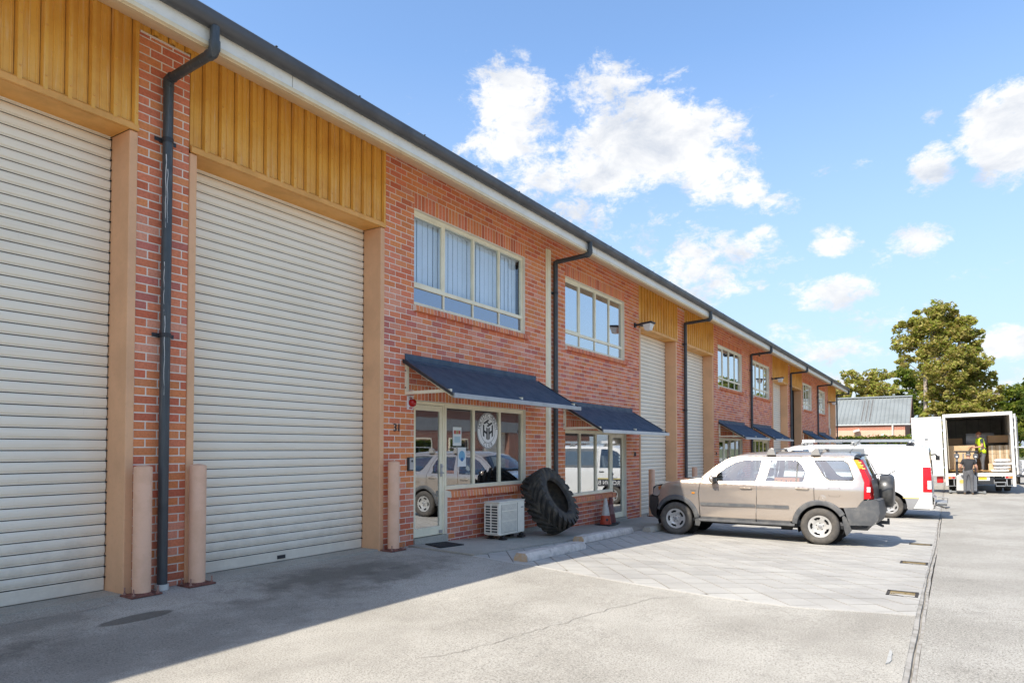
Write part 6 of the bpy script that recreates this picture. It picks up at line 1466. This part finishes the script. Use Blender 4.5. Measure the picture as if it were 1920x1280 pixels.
def person(label, loc, rz, J, cols, hat=None, hair=None, vest=False, name='person'):
    """one continuous skinned body; materials by body region"""
    r = thing(name, label, 'person', loc, rz)
    names = list(J); idx = {n: i for i, n in enumerate(names)}
    E = [('pelvis', 'spine'), ('spine', 'chest'), ('chest', 'neck'), ('neck', 'jaw'), ('jaw', 'head'), ('head', 'crown')]
    for s in 'LR':
        E += [('pelvis', 'hip' + s), ('hip' + s, 'knee' + s), ('knee' + s, 'ankle' + s), ('ankle' + s, 'ball' + s), ('ball' + s, 'toe' + s), ('chest', 'sho' + s), ('sho' + s, 'elb' + s), ('elb' + s, 'wri' + s), ('wri' + s, 'palm' + s)]
        for k in range(5): E.append(('palm' + s if k else 'wri' + s, 'f%d' % k + s)); E.append(('f%d' % k + s, 'g%d' % k + s))
    me = bpy.data.meshes.new('body'); me.from_pydata([J[n][0] for n in names], [(idx[a], idx[b]) for a, b in E], [])
    o = bpy.data.objects.new('body', me); COL.objects.link(o)
    o.modifiers.new('skin', 'SKIN'); sk = me.skin_vertices[0] if me.skin_vertices else None
    if not sk:
        bm = bmesh.new(); bm.from_mesh(me); bm.verts.layers.skin.verify(); bm.to_mesh(me); bm.free(); sk = me.skin_vertices[0]
    for n in names:
        rr = J[n][1]; sk.data[idx[n]].radius = rr if isinstance(rr, tuple) else (rr, rr)
    sk.data[idx['pelvis']].use_root = True
    ss = o.modifiers.new('sub', 'SUBSURF'); ss.levels = 1; ss.render_levels = 1
    ev = bpy.data.meshes.new_from_object(o.evaluated_get(bpy.context.evaluated_depsgraph_get())); bpy.data.objects.remove(o)
    o = bpy.data.objects.new('body', ev); COL.objects.link(o); o.parent = r
    mats = [cols['skin'], cols['shirt'], cols['trousers'], cols['shoes']]; ev.materials.clear()
    for m in mats: ev.materials.append(m)
    def reg(a, b):
        if a in ('neck', 'jaw', 'head') : return 0
        if 'sho' in b or a in ('spine', 'chest') or (a == 'pelvis' and b == 'spine'): return 1
        if a.startswith('sho'): return 1
        if a.startswith(('elb', 'wri', 'palm', 'f')): return 0
        if a.startswith(('ankle', 'ball')): return 3
        return 2
    segs = [(Vector(J[a][0]), Vector(J[b][0]), reg(a, b), a) for a, b in E]
    mi = []
    for p in ev.polygons:
        c = Vector(p.center); best = None
        for a, b, g, na in segs:
            d = b - a; t = max(0, min(1, (c - a).dot(d) / max(1e-9, d.dot(d)))); q = (c - a - d * t).length
            gg = 0 if (na.startswith('sho') and t > .62 and cols.get('short', True)) else g
            if best is None or q < best[0]: best = (q, gg)
        mi.append(best[1])
    ev.polygons.foreach_set('material_index', mi); ev.polygons.foreach_set('use_smooth', [True] * len(mi)); ev.update()
    if vest:
        vs = [tuple(v.co + v.normal * .018) for v in ev.vertices]; fs = []; fm = []
        for p, m_ in zip(ev.polygons, mi):
            c = p.center
            if m_ == 1 and abs(Vector(c).y) < .185 and c.z > .93 or (m_ in (1, 2) and .86 < c.z < 1.0 and abs(c.y) < .2 and abs(c.x) < .2):
                fs.append(tuple(p.vertices)); fm.append(1 if 1.00 < c.z < 1.05 or 1.14 < c.z < 1.19 else 0)
        vm = MB(); vm.v = vs; vm.f = fs; vm.m = fm; vm.t = [None] * len(fs)
        v_ = vm.build('hi_vis_vest', [flat('hi_vis_yellow', (.68, .92, .03), .6, dirt=.04), flat('reflective_band', (.62, .63, .60), .35)], r, smooth=60)
        s = v_.modifiers.new('thick', 'SOLIDIFY'); s.thickness = .008
    hx = Vector(J['head'][0])
    fc = MB()
    f = hx + Vector((.095, 0, -.005)); fc.lathe([(.001, .03), (.012, .02), (.018, -.01), (.012, -.022), (.001, -.026)], 10, Matrix.Translation(f))
    for sy in (-1, 1):
        fc.lathe([(.001, .032), (.014, .018), (.016, -.01), (.001, -.03)], 8, Matrix.Translation(hx + Vector((.0, sy * .083, -.005))))
    fc.build('nose_and_ears', cols['skin'], r, smooth=60)
    ey = MB()
    for sy in (-1, 1): ey.lathe([(.001, .008), (.009, 0), (.001, -.008)], 8, Matrix.Translation(hx + Vector((.082, sy * .032, .025))))
    ey.box(hx.x + .078, hx.x + .088, -.022, .022, hx.z - .056, hx.z - .049); ey.build('eyes_and_mouth', flat('eye_dark', (.06, .03, .025), .5), r)
    if hair:
        m = MB(); T = Matrix.Translation(hx + Vector((-.012, 0, .025))) @ Matrix.Diagonal((.108, .088, .105, 1)); m.lathe([(math.sin(t), math.cos(t)) for t in [math.pi * k / 16 for k in range(10)]], 20, T); m.build('hair', hair, r, smooth=60)
    if hat:
        m = MB(); T = Matrix.Translation(hx + Vector((-.004, 0, .045))) @ Matrix.Diagonal((.112, .094, .085, 1)); m.lathe([(math.sin(t), math.cos(t)) for t in [math.pi * k / 16 for k in range(9)]], 20, T); c = m.build('cap', hat, r, smooth=60)
        m = MB(); m.prism([(.06, -.07), (.15, -.06), (.19, 0), (.15, .06), (.06, .07)], lambda u, v, d: (hx.x + u, v, hx.z + .04 + d - u * .08), 0, .01); m.build('peak', hat, c)
    return r
def skeleton(lean=.06, arms=None, legs=None):
    J = {'pelvis': ((0, 0, .95), (.155, .125)), 'spine': ((lean * .4, 0, 1.13), (.165, .12)), 'chest': ((lean, 0, 1.33), (.175, .125)), 'neck': ((lean + .02, 0, 1.475), .062),
         'jaw': ((lean + .045, 0, 1.545), (.066, .07)), 'head': ((lean + .05, 0, 1.63), (.080, .095)), 'crown': ((lean + .045, 0, 1.70), (.060, .07))}
    for s, sg in (('L', 1), ('R', -1)):
        a = (arms or {}).get(s) or ((lean - .02, .285, 1.13), (.18, .30, 1.02), (.26, .28, .99)); l = (legs or {}).get(s) or ((.03, .12, .50), (-.03, .13, .09))
        f = lambda p: (p[0], sg * p[1], p[2])
        J['hip' + s] = (f((0, .095, .88)), .098); J['knee' + s] = (f(l[0]), .068); J['ankle' + s] = (f(l[1]), .050)
        ax, ay, az = l[1]; J['ball' + s] = (f((ax + .11, ay + .01, az - .045)), (.045, .035)); J['toe' + s] = (f((ax + .19, ay + .015, az - .055)), (.034, .024))
        J['sho' + s] = (f((lean, .185, 1.405)), .075); J['elb' + s] = (f(a[0]), .046); J['wri' + s] = (f(a[1]), .031); J['palm' + s] = (f(a[2]), (.040, .022))
        d = (Vector(a[2]) - Vector(a[1])).normalized(); w, p = Vector(a[1]), Vector(a[2])
        for k, (off, ln) in enumerate(((-.045, .05), (-.028, .085), (-.009, .095), (.010, .088), (.028, .07))):
            lat = Vector((0, 0, 1)).cross(d).normalized() * off
            if k == 0: q1 = w + d * .045 + lat * .9; q2 = q1 + d * .035 + Vector((0, 0, -.02))
            else: q1 = p + d * ln * .55 + lat; q2 = q1 + d * ln * .30 + Vector((0, 0, -.03))
            J['f%d' % k + s] = (f(tuple(q1)), .0095); J['g%d' % k + s] = (f(tuple(q2)), .008)
    return J
skin = painted('skin', (.52, .28, .19), .6, .12, scale=10)
cols = dict(skin=skin, shirt=painted('charcoal_tee', (.028, .028, .030), .9, .15), trousers=painted('grey_work_trousers', (.13, .13, .135), .9, .2, scale=9), shoes=painted('tan_shoes', (.36, .25, .16), .8, .2))
person('man in a black tee, grey trousers and dark cap, seen from behind at the stacker', (33.98, -7.42, gz(34, -7.42)), R(-3), skeleton(.05), cols, hat=flat('cap_dark', (.05, .05, .04), .9), hair=flat('hair_grey', (.35, .32, .30), .9))
cols2 = dict(skin=skin, shirt=painted('navy_tee', (.035, .042, .055), .9, .15), trousers=cols['trousers'], shoes=painted('tan_boots', (.48, .28, .13), .8, .2))
wp = TM @ Vector((.95, -.16, .839))
w2 = person('worker in a bright yellow hi-vis vest standing among the boxes in the truck', tuple(wp), R(112), skeleton(.12, {'L': ((.14, .25, 1.12), (.36, .20, 1.08), (.44, .17, 1.07)), 'R': ((.16, .24, 1.13), (.38, .17, 1.10), (.46, .14, 1.09))}, {'L': ((.05, .10, .50), (.06, .11, .09)), 'R': ((.0, .11, .50), (-.12, .12, .09))}), cols2, hair=flat('hair_auburn', (.24, .085, .035), .85), vest=True)
# ------------------------------------------------------------------ what stands beyond the yard
def leaf_mat(name):
    g = NG(name); N = g.N; t = g.attr('tint')
    d = N.new('ShaderNodeBsdfDiffuse'); tr = N.new('ShaderNodeBsdfTranslucent'); mx = N.new('ShaderNodeMixShader'); mx.inputs[0].default_value = .5
    g.L.new(t, d.inputs[0]); g.L.new(g.mix(1.0, t, (1.0, 1.05, .55), 'MULTIPLY'), tr.inputs[0]); g.L.new(d.outputs[0], mx.inputs[1]); g.L.new(tr.outputs[0], mx.inputs[2]); g.L.new(mx.outputs[0], g.out.inputs[0]); return g.m
M['leaf'] = leaf_mat('leaves'); M['bark'] = painted('pale_bark', (.42, .35, .28), .9, .4, scale=4, dcol=(.22, .17, .13)); M['dark_bark'] = painted('dark_bark', (.14, .11, .085), .9, .4, scale=4)
def leaves(mb, c, rad, n, size, cols, rr, flatten=1.0):
    for _ in range(n):
        while True:
            p = Vector((rr.uniform(-1, 1), rr.uniform(-1, 1), rr.uniform(-1, 1)))
            if .25 < p.length < 1: break
        p = p.normalized() * (p.length ** .6)
        q = Vector(c) + Vector((p.x * rad[0], p.y * rad[1], p.z * rad[2]))
        a = Vector((rr.uniform(-1, 1), rr.uniform(-1, 1), rr.uniform(-.8, .8))).normalized(); b = a.orthogonal().normalized()
        b = (b * math.cos(rr.uniform(0, 6.28)) + a.cross(b) * math.sin(rr.uniform(0, 6.28))).normalized()
        s = size * rr.uniform(.55, 1.25); l = a * s; w = b * s * .42
        col = rr.choice(cols); k = rr.uniform(.75, 1.25)
        mb.add([q - l, q - l * .1 + w, q + l, q - l * .1 - w], [(0, 1, 2, 3)], 0, tuple(x * k for x in col))
def tree(name, label, base, clusters, stems, cols, size, n, seed, bark, group=None, per=9):
    rr = random.Random(seed); r = thing(name, label, 'tree', base, 0, group)
    t = MB()
    for pts, rad in stems: t.tube(pts, [rad * (1 - .65 * i / (len(pts) - 1)) for i in range(len(pts))], 9)
    tr = t.build('trunk', bark, r, smooth=60, kind=None)
    # twigs from the stems to the leaf clumps, then the clumps themselves
    tw = MB(); cr = MB(); tot = sum(c[3] ** 2 for c in clusters)
    sp = [Vector(p) for pts, _ in stems for p in pts[len(pts) // 3:]]
    for (x, y, z, rad) in clusters:
        c = Vector((x, y, z)); s = min(sp, key=lambda p: (p - c).length + max(0, p.z - c.z) * 1.5); mid = (s + c) / 2 + Vector((rr.uniform(-.3, .3), rr.uniform(-.3, .3), -.2))
        tw.tube([s, mid, c], [.07, .05, .02], 5)
        m = int(n * rad ** 2 / tot); k = max(3, int(per * rad))
        for _ in range(k):
            while True:
                p = Vector((rr.uniform(-1, 1), rr.uniform(-1, 1), rr.uniform(-1, 1)))
                if p.length < 1: break
            q = c + p * rad * 1.05; sr = rad * rr.uniform(.22, .48)
            leaves(cr, q, (sr * 1.1, sr * 1.1, sr * .75), max(4, m // k), size, cols, rr)
            tw.tube([c + p * .1, q], [.02, .008], 4)
    tw.build('branches', bark, r, kind='stuff')
    cr.build('crown', M['leaf'], r)
    return r
OLIVE = [(.36, .36, .085), (.43, .40, .11), (.30, .34, .07), (.46, .39, .14), (.38, .40, .085), (.50, .42, .15), (.36, .27, .09), (.30, .24, .08)]
GREEN = [(.17, .225, .04), (.22, .26, .05), (.13, .185, .035), (.27, .28, .06)]
DARK = [(.085, .125, .03), (.115, .155, .04), (.065, .10, .025), (.17, .18, .045)]
def trees():
    bx, by, bz = 80, -5.6, -.45; rr = random.Random(11); cl = []
    for (y, z, r_) in ((-6.3, 15.0, 1.2), (-4.9, 14.4, 1.2), (-7.6, 14.2, 1.1), (-3.6, 13.4, 1.2), (-5.5, 13.0, 1.6), (-8.4, 13.0, 1.2), (-2.9, 11.7, .9), (-6.9, 12.2, 1.5), (-4.4, 11.6, 1.4), (-8.8, 11.4, 1.0), (-3.1, 10.2, .7),
                      (-6.0, 10.4, 1.7), (-7.9, 10.2, 1.4), (-4.9, 9.0, 1.1), (-9.4, 9.3, 1.2), (-6.9, 8.4, 1.7), (-8.7, 7.7, 1.4), (-10.2, 8.2, .8), (-5.6, 7.0, 1.2), (-7.6, 6.5, 1.6), (-9.4, 6.1, 1.3), (-10.7, 6.6, .7), (-6.4, 5.2, 1.4), (-8.4, 4.6, 1.5), (-10.0, 4.6, 1.1), (-5.4, 4.6, .9), (-7.0, 3.4, 1.5), (-9.3, 3.0, 1.5)):
        cl.append((rr.uniform(-1.6, 1.6), y - by, z - bz, r_))
    tree('gum_tree', 'tall olive-brown gum tree rising behind the truck', (bx, by, bz), cl,
         [([(0, .7, 0), (.1, .75, 5), (.0, .75, 9), (.1, .3, 12), (.2, -.3, 15)], .26), ([(.2, -.6, 0), (.1, -.1, 5), (.3, -.9, 7.5), (.2, -1.7, 10), (.2, -2.3, 13)], .32), ([(.1, -.3, 4.5), (.5, -2.0, 6.5), (.6, -3.6, 8.6)], .16)], OLIVE, .21, 40000, 3, M['bark'], per=16)
    for k, (x, y, w, h, cols, lab, s) in enumerate(((95, 1.4, 3.0, 12.2, OLIVE, 'broad olive tree behind the grey-roofed house, left of the tall gum', 21), (100, -2.6, 2.6, 12.4, GREEN, 'greener tree crown over the grey roof ridge beside the tall gum', 22),
            (92, 5.2, 2.6, 10.0, OLIVE, 'small olive tree top just past the end of the brick terrace', 23), (88, -12.6, 2.6, 8.2, GREEN, 'bushy green tree right of the truck, partly cut by the photo edge', 24),
            (60, -13.2, 2.4, 6.0, DARK, 'dark green tree nearest the right edge, beyond the pale rail', 25), (68, -14.6, 2.6, 7.0, DARK, 'dark bushy tree farther along the right side', 26),
            (70, -18.5, 3.2, 9.0, GREEN, 'green tree off to the right mirrored in the far windows', 27), (88, -19, 3.4, 11.0, OLIVE, 'yellow-olive tree off to the right mirrored in the far windows', 28), (104, -17, 3.2, 10.0, GREEN, 'distant green tree on the right of the road', 29), (118, -9.5, 3.0, 7.5, DARK, 'distant dark tree behind the truck box', 30))):
        rr = random.Random(s); c = []
        n = 13
        for q in range(n):
            t = q / (n - 1); zz = h * (.28 + .62 * t); ww = w * (1 - .55 * abs(t - .4) * 1.4)
            for _ in range(2): c.append((rr.uniform(-.7, .7) * ww, rr.uniform(-1, 1) * ww, zz + rr.uniform(-.4, .4), rr.uniform(.7, 1.25) * w / 2.6))
        tree('bushy_tree' if cols is not OLIVE else 'olive_tree', lab, (x, y, -.5), c, [([(0, 0, 0), (.1, .2, h * .3), (-.1, -.1, h * .6), (.1, .1, h * .85)], .18), ([(0, 0, h * .2), (.2, w * .4, h * .5), (.1, w * .5, h * .7)], .09), ([(0, 0, h * .2), (.1, -w * .4, h * .5), (0, -w * .55, h * .7)], .09)], cols, .27, 9000, s, M['dark_bark'])
    # a strip of leaning foliage that pokes in at the right edge, high up
    tree('leafy_tree', 'tree with a leafy branch reaching into the right edge of the view', (80, -14.6, -.45), [(0, 1.6, 6.8, .8), (.3, 1.9, 5.8, .6), (0, .4, 7.6, 1.3), (.2, -.8, 6.4, 1.4), (.4, -.2, 9, 1.2), (0, .6, 4.6, 1.2)], [([(0, 0, 0), (.1, .1, 4), (.0, .2, 7), (.1, .3, 9)], .2)], DARK, .28, 3000, 31, M['dark_bark'])
trees()

def hedge():
    r = thing('hedge', 'clipped green hedge below the grey-roofed house wall', 'hedge', (57.2, 0, -.45)); rr = random.Random(5); m = MB(); tw = MB()
    for k in range(9500):
        y = rr.uniform(-7.2, 4.5); f = rr.random()
        if f < .60: x, z = -.55 + rr.gauss(0, .09), rr.uniform(.1, 2.6)
        elif f < .85: x, z = rr.uniform(-.55, .55), 2.6 + rr.gauss(0, .09)
        else: x, z = rr.uniform(-.5, .5), rr.uniform(.2, 2.8)
        bright = rr.random() < .3 + .5 * (math.sin(y * 1.3 + 2) > .1)
        c = rr.choice([(.22, .26, .035), (.26, .25, .05), (.17, .22, .035)] if bright else [(.07, .12, .02), (.10, .15, .03), (.16, .09, .03)])
        a = Vector((rr.uniform(-1, 1), rr.uniform(-1, 1), rr.uniform(-1, 1))).normalized(); b = a.orthogonal().normalized(); s = rr.uniform(.06, .13); q = Vector((x, y, z))
        m.add([q - a * s, q + b * s * .6, q + a * s, q - b * s * .6], [(0, 1, 2, 3)], 0, c)
    m.build('foliage', M['leaf'], r)
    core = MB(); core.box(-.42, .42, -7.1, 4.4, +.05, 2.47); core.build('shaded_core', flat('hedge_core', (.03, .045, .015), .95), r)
    for k in range(12): tw.tube([(0, -7 + k, 0), (.05, -6.95 + k, .6)], .03, 6)
    tw.build('stems', M['dark_bark'], r, kind='stuff')
hedge()

def brick_far(name, a, b, mortar, scale=1.0):
    g = NG(name); mp = g.N.new('ShaderNodeMapping'); cb = g.N.new('ShaderNodeCombineXYZ'); sx = g.N.new('ShaderNodeSeparateXYZ'); g.L.new(g.pos, sx.inputs[0])
    g.L.new(g.math('ADD', sx.outputs[0], sx.outputs[1]), cb.inputs[0]); g.L.new(sx.outputs[2], cb.inputs[1])
    t = g.N.new('ShaderNodeTexBrick'); g.L.new(cb.outputs[0], t.inputs['Vector']); t.inputs['Scale'].default_value = 1; t.inputs['Brick Width'].default_value = .24 * scale; t.inputs['Row Height'].default_value = .086 * scale
    t.inputs['Mortar Size'].default_value = .012; t.inputs['Color1'].default_value = a + (1,); t.inputs['Color2'].default_value = b + (1,); t.inputs['Mortar'].default_value = mortar + (1,)
    return g.fin(t.outputs['Color'], .9, 0, .2)
def house():
    r = thing('brick_house', 'single-storey brick house with a grey ribbed metal roof at the end of the yard', 'house', (62, 0, -.45))
    y0, y1 = -3.85, 9.0; e, rg, d = 3.82, 6.2, 4.1
    b1 = brick_far('red_far_brick', (.50, .13, .06), (.42, .11, .055), (.55, .42, .34)); b2 = brick_far('peach_far_brick', (.72, .44, .29), (.68, .40, .26), (.76, .58, .45))
    m = MB(); m.box(.0, .3, y0 + .002, y1, 3.32, e - .07); m.build('upper_wall', b1, r)
    m = MB(); m.box(-.02, .3, y0 + .002, y1, 0, 3.318); m.build('lower_wall', b2, r)
    m = MB(); m.prism([(.302, 0), (2 * d - .3, 0), (2 * d - .3, e - .05), (d, rg - .12), (.302, e - .05)], lambda u, v, dd: (u, dd, v), y0, y0 + .2); m.build('gable_wall', M['brown_brick'], r)
    m = MB(); m.box(2 * d - .3, 2 * d - .15, y0, y1, 0, e - .06); m.box(.302, 2 * d - .3, y1 - .2, y1, 0, e); m.build('rear_wall', b1, r)
    rf = painted('grey_green_roof_sheet', (.25, .265, .25), .6, .25, scale=.6, streak=(1.5, (.6, 5, 1), .45, (.17, .18, .17)))
    m = MB(); prof = []; y = y0 - .35
    while y < y1 + .3:
        prof += [(y, 0), (y + .045, .045), (y + .075, .045), (y + .12, 0)]; y += .30
    m.strip([[(x, yy, z + h) for yy, h in prof] for x, z in ((-.08, e - .03), (d, rg), (2 * d + .35, e - .2))]); roof = m.build('roof', rf, r)
    m = MB(); m.box(-.14, -.045, y0 - .4, y1, e - .11, e - .01); m.build('gutter', flat('house_gutter', (.58, .60, .57), .5), roof)
    m = MB(); m.prism([(d - .25, rg - .02), (d, rg + .1), (d + .25, rg - .02)], lambda u, v, dd: (u, dd, v), y0 - .38, y1); m.build('ridge_cap', rf, roof)
    m = MB(); m.prism([(-.12, e - .18), (-.12, e - .03), (d, rg + .03), (d, rg - .14)], lambda u, v, dd: (u, dd, v), y0 - .37, y0 - .33); m.prism([(d, rg - .14), (d, rg + .03), (2 * d + .35, e - .17), (2 * d + .35, e - .32)], lambda u, v, dd: (u, dd, v), y0 - .37, y0 - .33); m.build('barge_board', flat('barge_brown', (.20, .13, .10), .7), roof)
    st = painted('mouldy_skylight_sheet', (.16, .155, .14), .7, .4, scale=5)
    for k in range(3):
        yb = -.90 - k * .30 + .15; s = MB(); f = lambda x: e - .06 + (rg - e + .06) * (x + .12) / (d + .12)
        s.strip([[(x, yb - .08, f(x) + .012), (x, yb + .08, f(x) + .012)] for x in [.35 + q * .31 for q in range(12)]]); s.build('skylight_sheet', st, roof)
    m = MB(); m.box(-.13, -.025, -3.05, -2.93, .05, e - .12); m.build('downpipe', flat('house_pipe', (.62, .58, .52), .6), r)
    for k, y in enumerate((-.45, -2.45)):
        l = thing('flood_lamp', 'white floodlight on the house wall, ' + ('left one above the hedge' if k == 0 else 'right one near the pale downpipe'), 'lamp', (61.98, y, -.45 + 3.25 - k * .42), 0, 'white floodlights on the house wall')
        q = MB(); q.tube([(0, 0, 0), (-.15, .05, .05)], .04, 8); q.build('arm', M['white'], l)
        q = MB(); q.box(-.42, -.12, -.24, .24, -.06, .10, T=Matrix.Rotation(R(-16 if k == 0 else 24), 4, 'X')); q.build('head', M['white'], l, bevel=.03)
house()

def far_right():
    r = thing('rail_fence', 'pale horizontal rail on thin posts in front of the right-hand trees', 'fence', (46, -9.6, gz(46, -9.6)))
    q = MB(); q.cyl((0, .2, 1.95), (0, -9, 1.9), .028, n=8); q.build('rail', flat('rail_white', (.7, .7, .69), .5), r)
    for k in range(4):
        q = MB(); q.cyl((0, -1.2 - k * 2.5, 0), (0, -1.2 - k * 2.5, 1.95), .03, n=8); q.build('post', M['grey_steel'], r)
    t = thing('flat_trailer', 'low dark trailer standing at the right edge behind the truck', 'trailer', (44, -10.6, gz(44, -10.6)))
    q = MB(); q.box(0, 2.2, -.9, .85, .38, .48); q.build('deck', M['dark_steel'], t); q = MB(); q.tube([(0, .8, .43), (-.1, 1.0, .5), (-.1, 1.05, .62), (.3, .3, .95)], .025, 8); q.build('side_bar', M['grey_steel'], t)
    for y in (-.8, .7):
        q = MB(); q.cyl((1.1, y, .28), (1.1, y + .16, .28), .28, n=20); q.build('wheel', M['tyre'], t)
    for k in range(4):
        p = thing('packed_bundle', 'white bundle with a blue band on the trailer, ' + ('lowest', 'second from bottom', 'third from bottom', 'topmost')[k] + ' of four', 'bundle', (44.2, -10.55, gz(44, -10.6) + .485 + k * .19), 0, 'white and blue bundles on the trailer')
        q = MB(); q.box(0, 1.4, -.6, .62, 0, .185); q.build('wrap', M['white'], p, bevel=.03); q = MB(); q.box(-.004, 1.404, -.45, .5, .05, .12); q.build('band', flat('bundle_blue', (.06, .16, .42), .5), p)
far_right()

def opposite():
    """the matching terrace across the road, seen in the shop windows"""
    r = thing('opposite_terrace', 'brick terrace across the road, seen only as a reflection in the shop windows', 'building', (0, -21.5, -.1)); Y = 0
    bm_ = brick_far('opposite_brick', (.26, .085, .05), (.20, .065, .045), (.34, .28, .23))
    doors = [(19.5, 22.4), (26.6, 30.4), (41, 44)]; xs = [6] + [v for d in doors for v in d] + [58]
    for i in range(0, len(xs), 2):
        m = MB(); m.box(xs[i], xs[i + 1], -8, 0, 0, 2.7); m.build('wall', bm_, r)
    m = MB(); m.box(6, 58, -8, -.002, 2.7, 3.5); m.build('white_band', flat('dirty_band', (.40, .37, .32), .7), r)
    m = MB(); m.box(6, 58, -8, 0, 3.5, 4.3); m.build('upper_wall', bm_, r)
    m = MB(); m.box(5.5, 58.5, -8.2, .4, 4.3, 4.45); m.build('roof', M['roof'], r)
    for k, (a, b) in enumerate(doors):
        d = MB(); d.box(a, b, -.42, -.36, 0, 2.7); dr = d.build('roller_door', M['slat'], r)
        s = MB(); s.strip([[(a + .02, y, z), (b - .02, y, z)] for q in range(26) for y, z in ((-.36, q * .104), (-.33, q * .104 + .04), (-.36, q * .104 + .08))]); s.build('slats', M['slat'], dr, kind='stuff')
    for a in (12, 15.5, 32.5, 36.5, 48):
        f = MB(); f.box(a, a + 2.2, .001, .04, .9, 2.2); w = f.build('window', M['cream'], r); g = MB(); g.box(a + .08, a + 2.12, .041, .045, .98, 2.12); g.build('pane', M['glass_mirror'], w)
opposite()
